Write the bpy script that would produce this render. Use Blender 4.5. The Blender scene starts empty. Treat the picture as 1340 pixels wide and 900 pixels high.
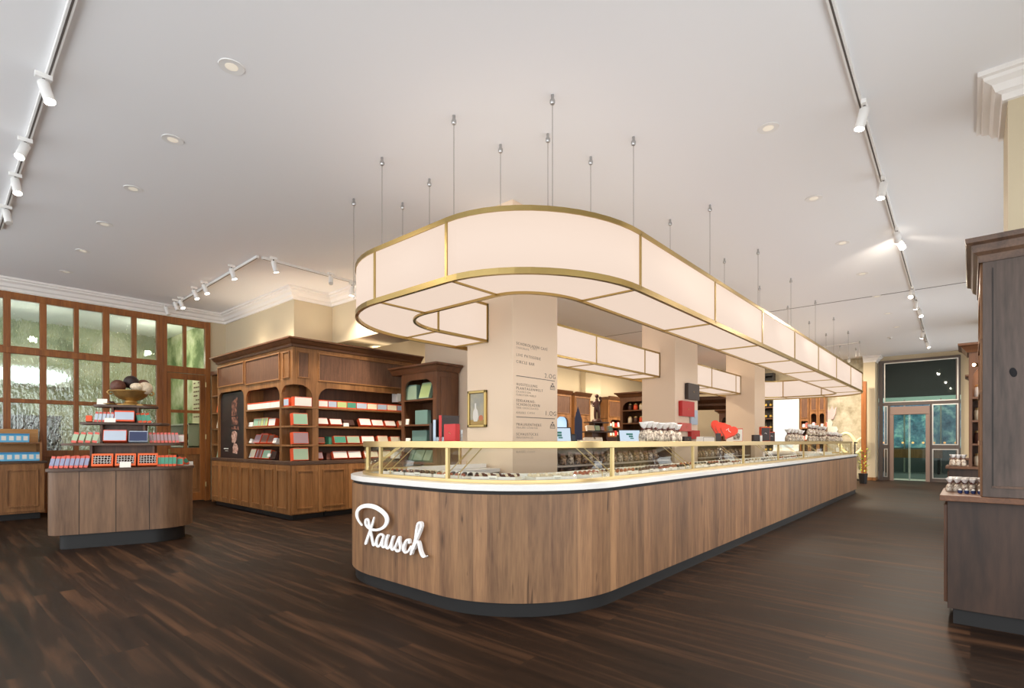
import bpy, math, random
from mathutils import Vector, Matrix
RND = random.Random(11)
SC = bpy.context.scene
COL = SC.collection
PI = math.pi

# ---------------------------------------------------------------- camera model (1340x900 frame)
F = 686.0; A = math.atan(600 / 686.0); HY = 577.5; EYE = 1.25
CA, SA = math.cos(A), math.sin(A)
def ray(px, py=HY):
    c = (px - 670) / F
    return (CA + c * SA, SA - c * CA, -(py - HY) / F)
def at_z(px, py, z):
    r = ray(px, py); t = (z - EYE) / r[2]; return Vector((r[0] * t, r[1] * t, z))
def at_y(px, y, py=HY):
    r = ray(px, py); t = y / r[1]; return Vector((r[0] * t, y, EYE + r[2] * t))
def at_x(px, x, py=HY):
    r = ray(px, py); t = x / r[0]; return Vector((x, r[1] * t, EYE + r[2] * t))
def at_d(px, py, d):
    r = ray(px, py); return Vector((r[0] * d, r[1] * d, EYE + r[2] * d))

# ---------------------------------------------------------------- materials
def lin(h):
    h = h.lstrip('#')
    v = [int(h[i:i + 2], 16) / 255 for i in (0, 2, 4)]
    return tuple(c / 12.92 if c <= .04045 else ((c + .055) / 1.055) ** 2.4 for c in v) + (1,)
MATS = {}
def newmat(name):
    m = bpy.data.materials.new(name); m.use_nodes = True
    nt = m.node_tree
    return m, nt, nt.nodes['Principled BSDF']
def mat(hexc, rough=.5, metal=0, name=None, noise=.0, nscale=30, emis=None, coat=0):
    key = (hexc, rough, metal, noise, nscale, emis, coat)
    if key in MATS: return MATS[key]
    m, nt, b = newmat(name or 'surface_' + hexc.strip('#'))
    b.inputs['Base Color'].default_value = lin(hexc)
    b.inputs['Roughness'].default_value = rough
    b.inputs['Metallic'].default_value = metal
    if coat: b.inputs['Coat Weight'].default_value = coat
    if noise:
        tc = nt.nodes.new('ShaderNodeTexCoord'); n = nt.nodes.new('ShaderNodeTexNoise')
        n.inputs['Scale'].default_value = nscale; n.inputs['Detail'].default_value = 5
        mr = nt.nodes.new('ShaderNodeMapRange')
        mr.inputs['To Min'].default_value = 1 - noise; mr.inputs['To Max'].default_value = 1 + noise
        mx = nt.nodes.new('ShaderNodeMixRGB'); mx.blend_type = 'MULTIPLY'; mx.inputs[0].default_value = 1
        mx.inputs[1].default_value = lin(hexc)
        nt.links.new(tc.outputs['Object'], n.inputs['Vector']); nt.links.new(n.outputs['Fac'], mr.inputs['Value'])
        nt.links.new(mr.outputs['Result'], mx.inputs[2]); nt.links.new(mx.outputs[0], b.inputs['Base Color'])
    if emis:
        b.inputs['Emission Color'].default_value = lin(hexc); b.inputs['Emission Strength'].default_value = emis
    MATS[key] = m
    return m

def wood(name, dark, light, axis='Z', grain=9, stretch=14, rough=.45, plank=0, pvar=.35, uv=False, knots=False, bump=.15, cracks=False):
    """oak-like wood: stretched noise along an axis, optional boards of uneven tone"""
    m, nt, b = newmat(name); N = nt.nodes.new; L = nt.links.new
    tc = N('ShaderNodeTexCoord'); mp = N('ShaderNodeMapping')
    L(tc.outputs['UV' if uv else 'Object'], mp.inputs['Vector'])
    s = [1, 1, 1]; i = 'XYZ'.index(axis); s[i] = 1 / stretch
    mp.inputs['Scale'].default_value = s
    vec = mp.outputs['Vector']
    rnd = None
    if plank:
        sp = N('ShaderNodeSeparateXYZ'); L(tc.outputs['UV' if uv else 'Object'], sp.inputs[0])
        dv = N('ShaderNodeMath'); dv.operation = 'DIVIDE'; L(sp.outputs['X'], dv.inputs[0]); dv.inputs[1].default_value = plank
        # uneven board widths: warp the coordinate
        wv = N('ShaderNodeMath'); wv.operation = 'SINE'; L(dv.outputs[0], wv.inputs[0])
        wm = N('ShaderNodeMath'); wm.operation = 'MULTIPLY_ADD'; L(wv.outputs[0], wm.inputs[0]); wm.inputs[1].default_value = .45; L(dv.outputs[0], wm.inputs[2])
        fl = N('ShaderNodeMath'); fl.operation = 'FLOOR'; L(wm.outputs[0], fl.inputs[0])
        wn = N('ShaderNodeTexWhiteNoise'); wn.noise_dimensions = '1D'; L(fl.outputs[0], wn.inputs['W']); rnd = wn.outputs['Value']
        cb = N('ShaderNodeCombineXYZ'); mu = N('ShaderNodeMath'); mu.operation = 'MULTIPLY'; L(rnd, mu.inputs[0]); mu.inputs[1].default_value = 17
        L(mu.outputs[0], cb.inputs[0]); L(mu.outputs[0], cb.inputs[1]); L(mu.outputs[0], cb.inputs[2])
        ad = N('ShaderNodeVectorMath'); ad.operation = 'ADD'; L(vec, ad.inputs[0]); L(cb.outputs[0], ad.inputs[1]); vec = ad.outputs[0]
    n1 = N('ShaderNodeTexNoise'); n1.inputs['Scale'].default_value = grain; n1.inputs['Detail'].default_value = 6
    n1.inputs['Roughness'].default_value = .62; n1.inputs['Distortion'].default_value = .9
    L(vec, n1.inputs['Vector'])
    n2 = N('ShaderNodeTexNoise'); n2.inputs['Scale'].default_value = grain * 9; n2.inputs['Detail'].default_value = 4; L(vec, n2.inputs['Vector'])
    mixn = N('ShaderNodeMath'); mixn.operation = 'MULTIPLY_ADD'; L(n2.outputs['Fac'], mixn.inputs[0]); mixn.inputs[1].default_value = .35
    sc = N('ShaderNodeMath'); sc.operation = 'MULTIPLY'; L(n1.outputs['Fac'], sc.inputs[0]); sc.inputs[1].default_value = .8
    L(sc.outputs[0], mixn.inputs[2])
    rp = N('ShaderNodeValToRGB'); rp.color_ramp.elements[0].position = .36; rp.color_ramp.elements[1].position = .74
    rp.color_ramp.elements[0].color = lin(dark); rp.color_ramp.elements[1].color = lin(light)
    L(mixn.outputs[0], rp.inputs['Fac']); col = rp.outputs['Color']
    if plank:
        mr = N('ShaderNodeMapRange'); mr.inputs['To Min'].default_value = 1 - pvar; mr.inputs['To Max'].default_value = 1 + pvar * .7; L(rnd, mr.inputs['Value'])
        mx = N('ShaderNodeMixRGB'); mx.blend_type = 'MULTIPLY'; mx.inputs[0].default_value = 1; L(col, mx.inputs[1]); L(mr.outputs[0], mx.inputs[2]); col = mx.outputs[0]
    if knots:
        mk = N('ShaderNodeMapping'); mk.inputs['Scale'].default_value = (4.2, 1.3, 1.3) if uv else (4, 4, 1.3)
        L(tc.outputs['UV' if uv else 'Object'], mk.inputs['Vector'])
        vo = N('ShaderNodeTexVoronoi'); vo.inputs['Scale'].default_value = 1.0; L(mk.outputs[0], vo.inputs['Vector'])
        rk = N('ShaderNodeValToRGB'); rk.color_ramp.elements[0].position = .02; rk.color_ramp.elements[1].position = .13
        rk.color_ramp.elements[0].color = (.25, .2, .17, 1); rk.color_ramp.elements[1].color = (1, 1, 1, 1)
        L(vo.outputs['Distance'], rk.inputs['Fac'])
        mx = N('ShaderNodeMixRGB'); mx.blend_type = 'MULTIPLY'; mx.inputs[0].default_value = .8; L(col, mx.inputs[1]); L(rk.outputs[0], mx.inputs[2]); col = mx.outputs[0]
    if cracks:
        mk = N('ShaderNodeMapping'); mk.inputs['Scale'].default_value = (5.5, .55, 1); L(tc.outputs['UV' if uv else 'Object'], mk.inputs['Vector'])
        nk = N('ShaderNodeTexNoise'); nk.inputs['Scale'].default_value = 3.2; nk.inputs['Detail'].default_value = 3; nk.inputs['Distortion'].default_value = .6; L(mk.outputs[0], nk.inputs['Vector'])
        rk = N('ShaderNodeValToRGB'); rk.color_ramp.elements[0].position = .285; rk.color_ramp.elements[1].position = .33
        rk.color_ramp.elements[0].color = (.3, .26, .24, 1); rk.color_ramp.elements[1].color = (1, 1, 1, 1); L(nk.outputs['Fac'], rk.inputs['Fac'])
        mx = N('ShaderNodeMixRGB'); mx.blend_type = 'MULTIPLY'; mx.inputs[0].default_value = .85; L(col, mx.inputs[1]); L(rk.outputs[0], mx.inputs[2]); col = mx.outputs[0]
    L(col, b.inputs['Base Color'])
    b.inputs['Roughness'].default_value = rough
    if bump:
        bp = N('ShaderNodeBump'); bp.inputs['Strength'].default_value = bump; bp.inputs['Distance'].default_value = .004
        L(mixn.outputs[0], bp.inputs['Height']); L(bp.outputs[0], b.inputs['Normal'])
    return m

def glass_clear(name, tint='#f4f8f4', refl=.06):
    m, nt, b = newmat(name); N = nt.nodes.new; L = nt.links.new
    nt.nodes.remove(b)
    out = nt.nodes['Material Output']
    tr = N('ShaderNodeBsdfTransparent'); tr.inputs[0].default_value = lin(tint)
    gl = N('ShaderNodeBsdfGlossy'); gl.inputs['Roughness'].default_value = .02
    lw = N('ShaderNodeFresnel'); lw.inputs['IOR'].default_value = 1.45
    mu = N('ShaderNodeMath'); mu.operation = 'MULTIPLY_ADD'; mu.use_clamp = True; L(lw.outputs[0], mu.inputs[0]); mu.inputs[1].default_value = refl * 6; mu.inputs[2].default_value = 0
    mx = N('ShaderNodeMixShader'); L(mu.outputs[0], mx.inputs[0]); L(tr.outputs[0], mx.inputs[1]); L(gl.outputs[0], mx.inputs[2])
    L(mx.outputs[0], out.inputs['Surface'])
    return m
def glass_ripple(name):
    m, nt, b = newmat(name); N = nt.nodes.new; L = nt.links.new
    nt.nodes.remove(b); out = nt.nodes['Material Output']
    tc = N('ShaderNodeTexCoord'); mp = N('ShaderNodeMapping'); mp.inputs['Scale'].default_value = (1, 1, .35)
    L(tc.outputs['Object'], mp.inputs['Vector'])
    n = N('ShaderNodeTexNoise'); n.inputs['Scale'].default_value = 22; n.inputs['Detail'].default_value = 2; L(mp.outputs[0], n.inputs['Vector'])
    bp = N('ShaderNodeBump'); bp.inputs['Strength'].default_value = .55; bp.inputs['Distance'].default_value = .02; L(n.outputs['Fac'], bp.inputs['Height'])
    rf = N('ShaderNodeBsdfRefraction'); rf.inputs['IOR'].default_value = 1.18; rf.inputs['Roughness'].default_value = .06; rf.inputs['Color'].default_value = lin('#eef6ee')
    gl = N('ShaderNodeBsdfGlossy'); gl.inputs['Roughness'].default_value = .04
    L(bp.outputs[0], rf.inputs['Normal']); L(bp.outputs[0], gl.inputs['Normal'])
    mx = N('ShaderNodeMixShader'); mx.inputs[0].default_value = .16; L(rf.outputs[0], mx.inputs[1]); L(gl.outputs[0], mx.inputs[2])
    L(mx.outputs[0], out.inputs['Surface'])
    return m
def emit(name, hexc, strength):
    m, nt, b = newmat(name)
    b.inputs['Base Color'].default_value = lin('#5a5653'); b.inputs['Specular IOR Level'].default_value = .2
    b.inputs['Emission Color'].default_value = lin(hexc); b.inputs['Emission Strength'].default_value = strength
    b.inputs['Roughness'].default_value = .7
    return m
def mottled(name, c1, c2, scale=3, rough=.8, detail=6, p0=.4, p1=.6, c3=None, emis=0):
    m, nt, b = newmat(name); N = nt.nodes.new; L = nt.links.new
    tc = N('ShaderNodeTexCoord'); n = N('ShaderNodeTexNoise'); n.inputs['Scale'].default_value = scale; n.inputs['Detail'].default_value = detail
    n.inputs['Roughness'].default_value = .65
    L(tc.outputs['Object'], n.inputs['Vector'])
    rp = N('ShaderNodeValToRGB'); rp.color_ramp.elements[0].position = p0; rp.color_ramp.elements[1].position = p1
    rp.color_ramp.elements[0].color = lin(c1); rp.color_ramp.elements[1].color = lin(c2)
    if c3:
        e = rp.color_ramp.elements.new((p0 + p1) / 2); e.color = lin(c3)
    L(n.outputs['Fac'], rp.inputs['Fac']); L(rp.outputs[0], b.inputs['Base Color']); b.inputs['Roughness'].default_value = rough
    if emis:
        L(rp.outputs[0], b.inputs['Emission Color']); b.inputs['Emission Strength'].default_value = emis
    return m
def floor_mat():
    m, nt, b = newmat('dark_plank_floor'); N = nt.nodes.new; L = nt.links.new
    tc = N('ShaderNodeTexCoord'); mp = N('ShaderNodeMapping'); mp.inputs['Rotation'].default_value = (0, 0, PI / 2)
    L(tc.outputs['Object'], mp.inputs['Vector'])
    br = N('ShaderNodeTexBrick'); br.inputs['Scale'].default_value = 1; br.inputs['Brick Width'].default_value = 1.9; br.inputs['Row Height'].default_value = .16
    br.inputs['Mortar Size'].default_value = .0022; br.inputs['Mortar Smooth'].default_value = .3; br.offset = .37; br.offset_frequency = 3
    br.inputs['Color1'].default_value = (.1, .1, .1, 1); br.inputs['Color2'].default_value = (.9, .9, .9, 1); br.inputs['Mortar'].default_value = (0, 0, 0, 1)
    br.inputs['Bias'].default_value = 0
    L(mp.outputs[0], br.inputs['Vector'])
    m2 = N('ShaderNodeMapping'); m2.inputs['Scale'].default_value = (1, .06, 1); L(tc.outputs['Object'], m2.inputs['Vector'])
    ad = N('ShaderNodeVectorMath'); ad.operation = 'MULTIPLY_ADD'; L(br.outputs['Color'], ad.inputs[0]); ad.inputs[1].default_value = (3, 3, 3); L(m2.outputs[0], ad.inputs[2])
    n = N('ShaderNodeTexNoise'); n.inputs['Scale'].default_value = 11; n.inputs['Detail'].default_value = 7; n.inputs['Distortion'].default_value = .5; L(ad.outputs[0], n.inputs['Vector'])
    rp = N('ShaderNodeValToRGB'); e = rp.color_ramp.elements
    e[0].position = .3; e[0].color = lin('#150d08'); e[1].position = .8; e[1].color = lin('#573c29')
    k = e.new(.52); k.color = lin('#45301f')
    k.color = lin('#271910')
    L(n.outputs['Fac'], rp.inputs['Fac'])
    mr = N('ShaderNodeMapRange'); mr.inputs['To Min'].default_value = .86; mr.inputs['To Max'].default_value = 1.16; L(br.outputs['Color'], mr.inputs['Value'])
    mx = N('ShaderNodeMixRGB'); mx.blend_type = 'MULTIPLY'; mx.inputs[0].default_value = 1; L(rp.outputs[0], mx.inputs[1]); L(mr.outputs[0], mx.inputs[2])
    L(mx.outputs[0], b.inputs['Base Color'])
    r2 = N('ShaderNodeMapRange'); r2.inputs['To Min'].default_value = .42; r2.inputs['To Max'].default_value = .6; L(n.outputs['Fac'], r2.inputs['Value']); L(r2.outputs[0], b.inputs['Roughness'])
    bp = N('ShaderNodeBump'); b.inputs['Specular IOR Level'].default_value = .14; bp.inputs['Strength'].default_value = .12; bp.inputs['Distance'].default_value = .003; L(n.outputs['Fac'], bp.inputs['Height']); L(bp.outputs[0], b.inputs['Normal'])
    return m

M = dict(
    floor=floor_mat(),
    ceiling=mat('#f0f0f2', .9, name='white_ceiling_paint'),
    cream=mat('#cdbfa3', .85, name='cream_wall_paint'),
    blush=mat('#ead3ba', .8, name='blush_column_paint'),
    white=mat('#eeeae6', .7, name='white_paint'),
    oakfront=wood('oak_counter_boards', '#614330', '#a07854', axis='Y', grain=9, stretch=13, plank=.15, pvar=.22, uv=True, knots=True, rough=.5, cracks=True),
    oak=wood('oak_cabinet', '#68411f', '#a37142', axis='Z', grain=8, stretch=14, rough=.45),
    oakdark=wood('oak_dark_brown', '#452a1a', '#6a452c', axis='Z', grain=8, stretch=14, rough=.5),  # dark brown oak for backs, boards and treads
    oakh=wood('oak_horizontal', '#68411f', '#a37142', axis='X', grain=8, stretch=14, rough=.45),
    oakhy=wood('oak_horizontal_y', '#68411f', '#a37142', axis='Y', grain=8, stretch=14, rough=.45),
    walnut=wood('walnut_cabinet', '#4a2d1b', '#754c30', axis='Z', grain=8, stretch=14, rough=.4),
    walnuth=wood('walnut_horizontal', '#4a2d1b', '#754c30', axis='X', grain=8, stretch=14, rough=.4),
    smokedbase=wood('smoked_oak_base_panel', '#231812', '#473226', axis='Z', grain=3.5, stretch=6, rough=.5, knots=True),
    smoked=wood('smoked_oak_end_panel', '#30261f', '#5c4b42', axis='Z', grain=4.5, stretch=7, rough=.5, knots=True),
    tableoak=wood('display_table_oak', '#523a28', '#86654a', axis='Z', grain=5, stretch=10, rough=.45, knots=True),
    smokedh=wood('smoked_oak_shelf', '#3a281f', '#644a38', axis='X', grain=8, stretch=12, rough=.45),
    frame=wood('reddish_window_timber', '#713f1c', '#a3652f', axis='Z', grain=9, stretch=16, rough=.42),
    black=mat('#1b1a1a', .5, name='black_plinth'),
    darkgap=mat('#141210', .6),
    marble=mat('#e3e2e0', .25, name='white_stone', noise=.05, nscale=6),
    brass=mat('#b39a63', .32, 1, name='brushed_brass'),
    brass2=mat('#d0b681', .32, .8, name='polished_brass'),
    steel=mat('#b9b9b9', .3, 1, name='steel'),
    wire=mat('#8d8a88', .4, .8),
    panel=emit('lit_fabric_panel', '#ffe5d1', .83),
    lens=emit('spot_lens', '#fff1dd', 30),
    lensoff=mat('#d8d6d0', .3),
    spotwhite=mat('#ecebe9', .45),
    slot=mat('#5b5450', .6),
    glass=glass_clear('clear_counter_glass', '#fcfdfb', .025),
    darkglass=glass_clear('door_glass', '#c9d2cc', .09),
    ripple=glass_ripple('rippled_window_glass'),
    orange=mat('#e0552b', .5), orange2=mat('#ee6a35', .5), red=mat('#c01f1e', .45), coral=mat('#d8655a', .5),
    mint=mat('#9fc3a6', .55), teal=mat('#4f9a80', .55), lime=mat('#bcd08c', .55), green=mat('#3f8a6c', .55),
    cardwhite=mat('#efece4', .6), creamcard=mat('#e8dcc0', .6), paleblue=mat('#b7c5d6', .55), lilac=mat('#8f97b5', .55),
    mauve=mat('#a58a8f', .55), navy=mat('#2f3a5e', .5), choc=mat('#4a2b22', .5), brownbox=mat('#7d5345', .55), sage=mat('#a7bfa2', .6),
    tealgrey=mat('#6f9088', .55), darkbox=mat('#3b2f2c', .5), skyblue=mat('#6cc0ea', .5), deepblue=mat('#27608f', .5),
    pralineD=mat('#2a1712', .35), pralineM=mat('#5a3120', .4), pralineW=mat('#d9c8ad', .45), pralineO=mat('#a5522c', .45),
    bronze=mat('#b08c52', .35, .75, noise=.25, nscale=25),
)

# ---------------------------------------------------------------- mesh builder
class MB:
    def __init__(s): s.v = []; s.f = []; s.uv = {}
    def add(s, vs, fs):
        b = len(s.v); s.v += [tuple(v) for v in vs]; s.f += [tuple(b + i for i in f) for f in fs]; return s
    def box(s, x0, x1, y0, y1, z0, z1):
        if x0 > x1: x0, x1 = x1, x0
        if y0 > y1: y0, y1 = y1, y0
        if z0 > z1: z0, z1 = z1, z0
        return s.add([(x0, y0, z0), (x1, y0, z0), (x1, y1, z0), (x0, y1, z0), (x0, y0, z1), (x1, y0, z1), (x1, y1, z1), (x0, y1, z1)],
                     [(3, 2, 1, 0), (4, 5, 6, 7), (0, 1, 5, 4), (1, 2, 6, 5), (2, 3, 7, 6), (3, 0, 4, 7)])
    def obox(s, c, ux, hx, hy, z0, z1):
        ux = Vector((ux[0], ux[1])).normalized(); uy = Vector((-ux.y, ux.x)); c = Vector((c[0], c[1]))
        p = [c - ux * hx - uy * hy, c + ux * hx - uy * hy, c + ux * hx + uy * hy, c - ux * hx + uy * hy]
        return s.prism([(q.x, q.y) for q in p], z0, z1)
    def prism(s, poly, z0, z1):
        n = len(poly)
        vs = [(x, y, z0) for x, y in poly] + [(x, y, z1) for x, y in poly]
        return s.add(vs, [tuple(range(n))[::-1], tuple(range(n, 2 * n))] + [(i, (i + 1) % n, n + (i + 1) % n, n + i) for i in range(n)])
    def prism_uz(s, poly, y0, y1):
        """polygon in (x, z), extruded along y"""
        n = len(poly)
        vs = [(x, y0, z) for x, z in poly] + [(x, y1, z) for x, z in poly]
        return s.add(vs, [tuple(range(n)), tuple(range(n, 2 * n))[::-1]] + [((i + 1) % n, i, n + i, n + (i + 1) % n) for i in range(n)])
    def tube(s, pts, r, n=8, caps=True):
        pts = [Vector(p) for p in pts]; rings = []
        up = Vector((0, 0, 1)); prev = None
        for i, p in enumerate(pts):
            t = (pts[min(i + 1, len(pts) - 1)] - pts[max(i - 1, 0)]).normalized()
            if prev is None: a = t.cross(up if abs(t.z) < .95 else Vector((1, 0, 0))).normalized()
            else: a = (prev - t * prev.dot(t)).normalized()
            prev = a; bb = t.cross(a); rr = r[i] if isinstance(r, (list, tuple)) else r
            rings.append([p + (a * math.cos(2 * PI * k / n) + bb * math.sin(2 * PI * k / n)) * rr for k in range(n)])
        b = len(s.v)
        for g in rings: s.v += [tuple(q) for q in g]
        for i in range(len(rings) - 1):
            for k in range(n):
                s.f.append((b + i * n + k, b + i * n + (k + 1) % n, b + (i + 1) * n + (k + 1) % n, b + (i + 1) * n + k))
        if caps:
            s.f.append(tuple(b + k for k in range(n))[::-1]); e = b + (len(rings) - 1) * n; s.f.append(tuple(e + k for k in range(n)))
        return s
    def lathe(s, prof, n=20, c=(0, 0, 0), wob=None):
        b = len(s.v); m = len(prof)
        for i, (r, z) in enumerate(prof):
            for k in range(n):
                a = 2 * PI * k / n; rr = r * (wob(a, z) if wob else 1)
                s.v.append((c[0] + rr * math.cos(a), c[1] + rr * math.sin(a), c[2] + z))
        for i in range(m - 1):
            for k in range(n): s.f.append((b + i * n + k, b + i * n + (k + 1) % n, b + (i + 1) * n + (k + 1) % n, b + (i + 1) * n + k))
        s.f.append(tuple(b + k for k in range(n))[::-1]); s.f.append(tuple(b + (m - 1) * n + k for k in range(n)))
        return s
    def ball(s, c, r, n=12, m=7, sq=(1, 1, 1)):
        prof = [(max(1e-4, math.sin(PI * i / m)) * r, -math.cos(PI * i / m) * r * sq[2]) for i in range(m + 1)]
        b = len(s.v); s.lathe(prof, n, (0, 0, 0))
        for i in range(b, len(s.v)):
            x, y, z = s.v[i]; s.v[i] = (c[0] + x * sq[0], c[1] + y * sq[1], c[2] + z)
        return s
    def strip(s, ra, rb, closed=False):
        b = len(s.v); n = len(ra); s.v += [tuple(p) for p in ra] + [tuple(p) for p in rb]
        for i in range(n if closed else n - 1):
            j = (i + 1) % n; s.f.append((b + i, b + j, b + n + j, b + n + i))
        return s
    def ring(s, outer, inner, z0, z1, uvouter=False, closed=True):
        n = len(outer); b = len(s.v)
        s.v += [(p[0], p[1], z0) for p in outer] + [(p[0], p[1], z1) for p in outer] + [(p[0], p[1], z0) for p in inner] + [(p[0], p[1], z1) for p in inner]
        cum = [0]
        for i in range(n): cum.append(cum[-1] + math.hypot(outer[(i + 1) % n][0] - outer[i][0], outer[(i + 1) % n][1] - outer[i][1]))
        if not closed:
            for k in (0, n - 1): s.f.append((b + k, b + n + k, b + 3 * n + k, b + 2 * n + k))
        for i in range(n if closed else n - 1):
            j = (i + 1) % n
            if uvouter: s.uv[len(s.f)] = [(cum[i], z0), (cum[i], z1), (cum[i + 1], z1), (cum[i + 1], z0)]
            s.f.append((b + i, b + n + i, b + n + j, b + j))
            s.f.append((b + 2 * n + i, b + 2 * n + j, b + 3 * n + j, b + 3 * n + i))
            s.f.append((b + n + i, b + 3 * n + i, b + 3 * n + j, b + n + j))
            s.f.append((b + i, b + j, b + 2 * n + j, b + 2 * n + i))
        return s
    def sweep(s, path, prof, closed=False):
        """profile [(out, z)] closed polygon swept along a 2D path; out is to the right of travel"""
        n = len(path); m = len(prof); P = [Vector(p) for p in path]; b = len(s.v)
        for i in range(n):
            d1 = (P[i] - P[i - 1]).normalized() if (i > 0 or closed) else None
            d2 = (P[(i + 1) % n] - P[i]).normalized() if (i < n - 1 or closed) else None
            d1 = d1 or d2; d2 = d2 or d1
            n1 = Vector((d1.y, -d1.x)); n2 = Vector((d2.y, -d2.x)); mt = (n1 + n2)
            mt = mt / max(.2, (1 + n1.dot(n2)))
            for o, z in prof: s.v.append((P[i].x + mt.x * o, P[i].y + mt.y * o, z))
        for i in range(n if closed else n - 1):
            j = (i + 1) % n
            for k in range(m): s.f.append((b + i * m + k, b + j * m + k, b + j * m + (k + 1) % m, b + i * m + (k + 1) % m))
        if not closed:
            s.f.append(tuple(b + k for k in range(m))); s.f.append(tuple(b + (n - 1) * m + k for k in range(m))[::-1])
        return s
    def mesh(s, name, m):
        me = bpy.data.meshes.new(name); me.from_pydata(s.v, [], s.f)
        if s.uv:
            ul = me.uv_layers.new(name='UVMap')
            for pi, uvs in s.uv.items():
                for li, u in zip(me.polygons[pi].loop_indices, uvs): ul.data[li].uv = u
        me.validate(); 
        if m: me.materials.append(m)
        return me
    def build(s, name, m, parent=None, bevel=0, solid=0, smooth=None, fixn=True):
        me = s.mesh(name, m)
        if fixn:
            import bmesh
            bm = bmesh.new(); bm.from_mesh(me); bmesh.ops.recalc_face_normals(bm, faces=bm.faces[:]); bm.to_mesh(me); bm.free()
        o = bpy.data.objects.new(name, me); COL.objects.link(o)
        if parent: o.parent = parent
        if solid:
            md = o.modifiers.new('solid', 'SOLIDIFY'); md.thickness = solid; md.offset = 0
        if bevel:
            md = o.modifiers.new('bevel', 'BEVEL'); md.width = bevel; md.segments = 2; md.limit_method = 'ANGLE'
        if smooth:
            for p in me.polygons: p.use_smooth = True
            if smooth != True: me.set_sharp_from_angle(angle=math.radians(smooth))
        return o

def tag(o, label, cat, group=None, kind=None):
    o['label'] = label; o['category'] = cat
    if group: o['group'] = group
    if kind: o['kind'] = kind
    return o
def thing(name, label, cat, loc=(0, 0, 0), rz=0, group=None, kind=None):
    o = bpy.data.objects.new(name, None); COL.objects.link(o); o.location = loc; o.rotation_euler = (0, 0, rz)
    o.empty_display_size = .1
    return tag(o, label, cat, group, kind)
def dup(root, loc=None, rot=None, label=None, group=None):
    r = root.copy(); COL.objects.link(r)
    if loc is not None: r.location = loc
    if rot is not None: r.rotation_euler = rot
    if label: r['label'] = label
    if group: r['group'] = group
    for ch in list(root.children):
        c = ch.copy(); COL.objects.link(c); c.parent = r
        for g in list(ch.children):
            d = g.copy(); COL.objects.link(d); d.parent = c
    return r
def structure(o, label, cat): return tag(o, label, cat, kind='structure')
ORD = 'first second third fourth fifth sixth seventh eighth ninth tenth eleventh twelfth thirteenth fourteenth fifteenth sixteenth seventeenth eighteenth nineteenth twentieth'.split()

def arc(cx, cy, rx, ry, a0, a1, n):
    return [(cx + rx * math.cos(math.radians(a0 + (a1 - a0) * i / n)), cy + ry * math.sin(math.radians(a0 + (a1 - a0) * i / n))) for i in range(n + 1)]
def rrect(x0, x1, y0, y1, rx, rf, rb, n=14):
    """rounded rectangle: front run right to left, then left, back, right"""
    p = arc(x0 + rx, y0 + rf, rx, rf, 270, 180, n) + arc(x0 + rx, y1 - rb, rx, rb, 180, 90, n)
    p += arc(x1 - rx, y1 - rb, rx, rb, 90, 0, n) + arc(x1 - rx, y0 + rf, rx, rf, 360, 270, n)
    return p
def upath(P, xa, xb, n=14):
    """the same outline left open at the back between xa and xb"""
    p = rrect(**P, n=n); k = n + 1
    return [(xb, P['y1'])] + p[2 * k:] + p[:2 * k] + [(xa, P['y1'])]
def inset(P, o): return dict(x0=P['x0'] + o, x1=P['x1'] - o, y0=P['y0'] + o, y1=P['y1'] - o, rx=P['rx'] - o, rf=P['rf'] - o, rb=P['rb'] - o)
# ================================================================ the setting
CEIL = 4.0
b = MB(); b.box(-3, 27, -1.6, 17, -.1, 0)
structure(b.build('floor', M['floor']), 'dark brown plank floor running through the whole shop', 'floor')
b = MB(); b.box(-3, 21, -1.0, 12.45, CEIL, CEIL + .12)
structure(b.build('ceiling', M['ceiling']), 'white plaster ceiling over the shop', 'ceiling')
b = MB(); b.box(11.96, 11.985, -.9, 10.3, CEIL - .004, CEIL)
structure(b.build('trim_ceiling_joint', M['slot']), 'thin dark joint line across the white ceiling', 'trim')
# block behind the corner cabinets
b = MB(); b.box(4.5, 6.6, 9.13, 12.42, 0, CEIL); b.box(6.6, 7.4, 9.6, 10.4, 0, CEIL)
structure(b.build('wall_left', M['cream']), 'cream wall block rising above the corner chocolate cabinets', 'wall')
b = MB(); b.box(4.18, 4.5, 12.24, 12.42, 0, CEIL)
structure(b.build('wall_left_strip', M['cream']), 'narrow cream wall strip beside the timber door', 'wall')
b = MB(); b.box(5.25, 6.0, 6.4, 9.13, 3.1, CEIL)
structure(b.build('ceiling_beam', M['cream']), 'boxed ceiling beam above the corner cabinets', 'beam')
b = MB(); b.box(6.36, 7.0, 6.2, 7.74, 0, CEIL)
structure(b.build('pillar', M['blush']), 'pale pillar behind the walnut shelf tower', 'pillar')
b = MB(); b.box(7.4, 21, 10.4, 10.5, 0, CEIL); b.box(13.0, 13.5, 10.25, 10.4, 0, CEIL); b.box(15.6, 16.6, 10.2, 10.4, 2.7, CEIL)
structure(b.build('wall_back', M['cream']), 'cream back wall above the distant cabinets', 'wall')
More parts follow.
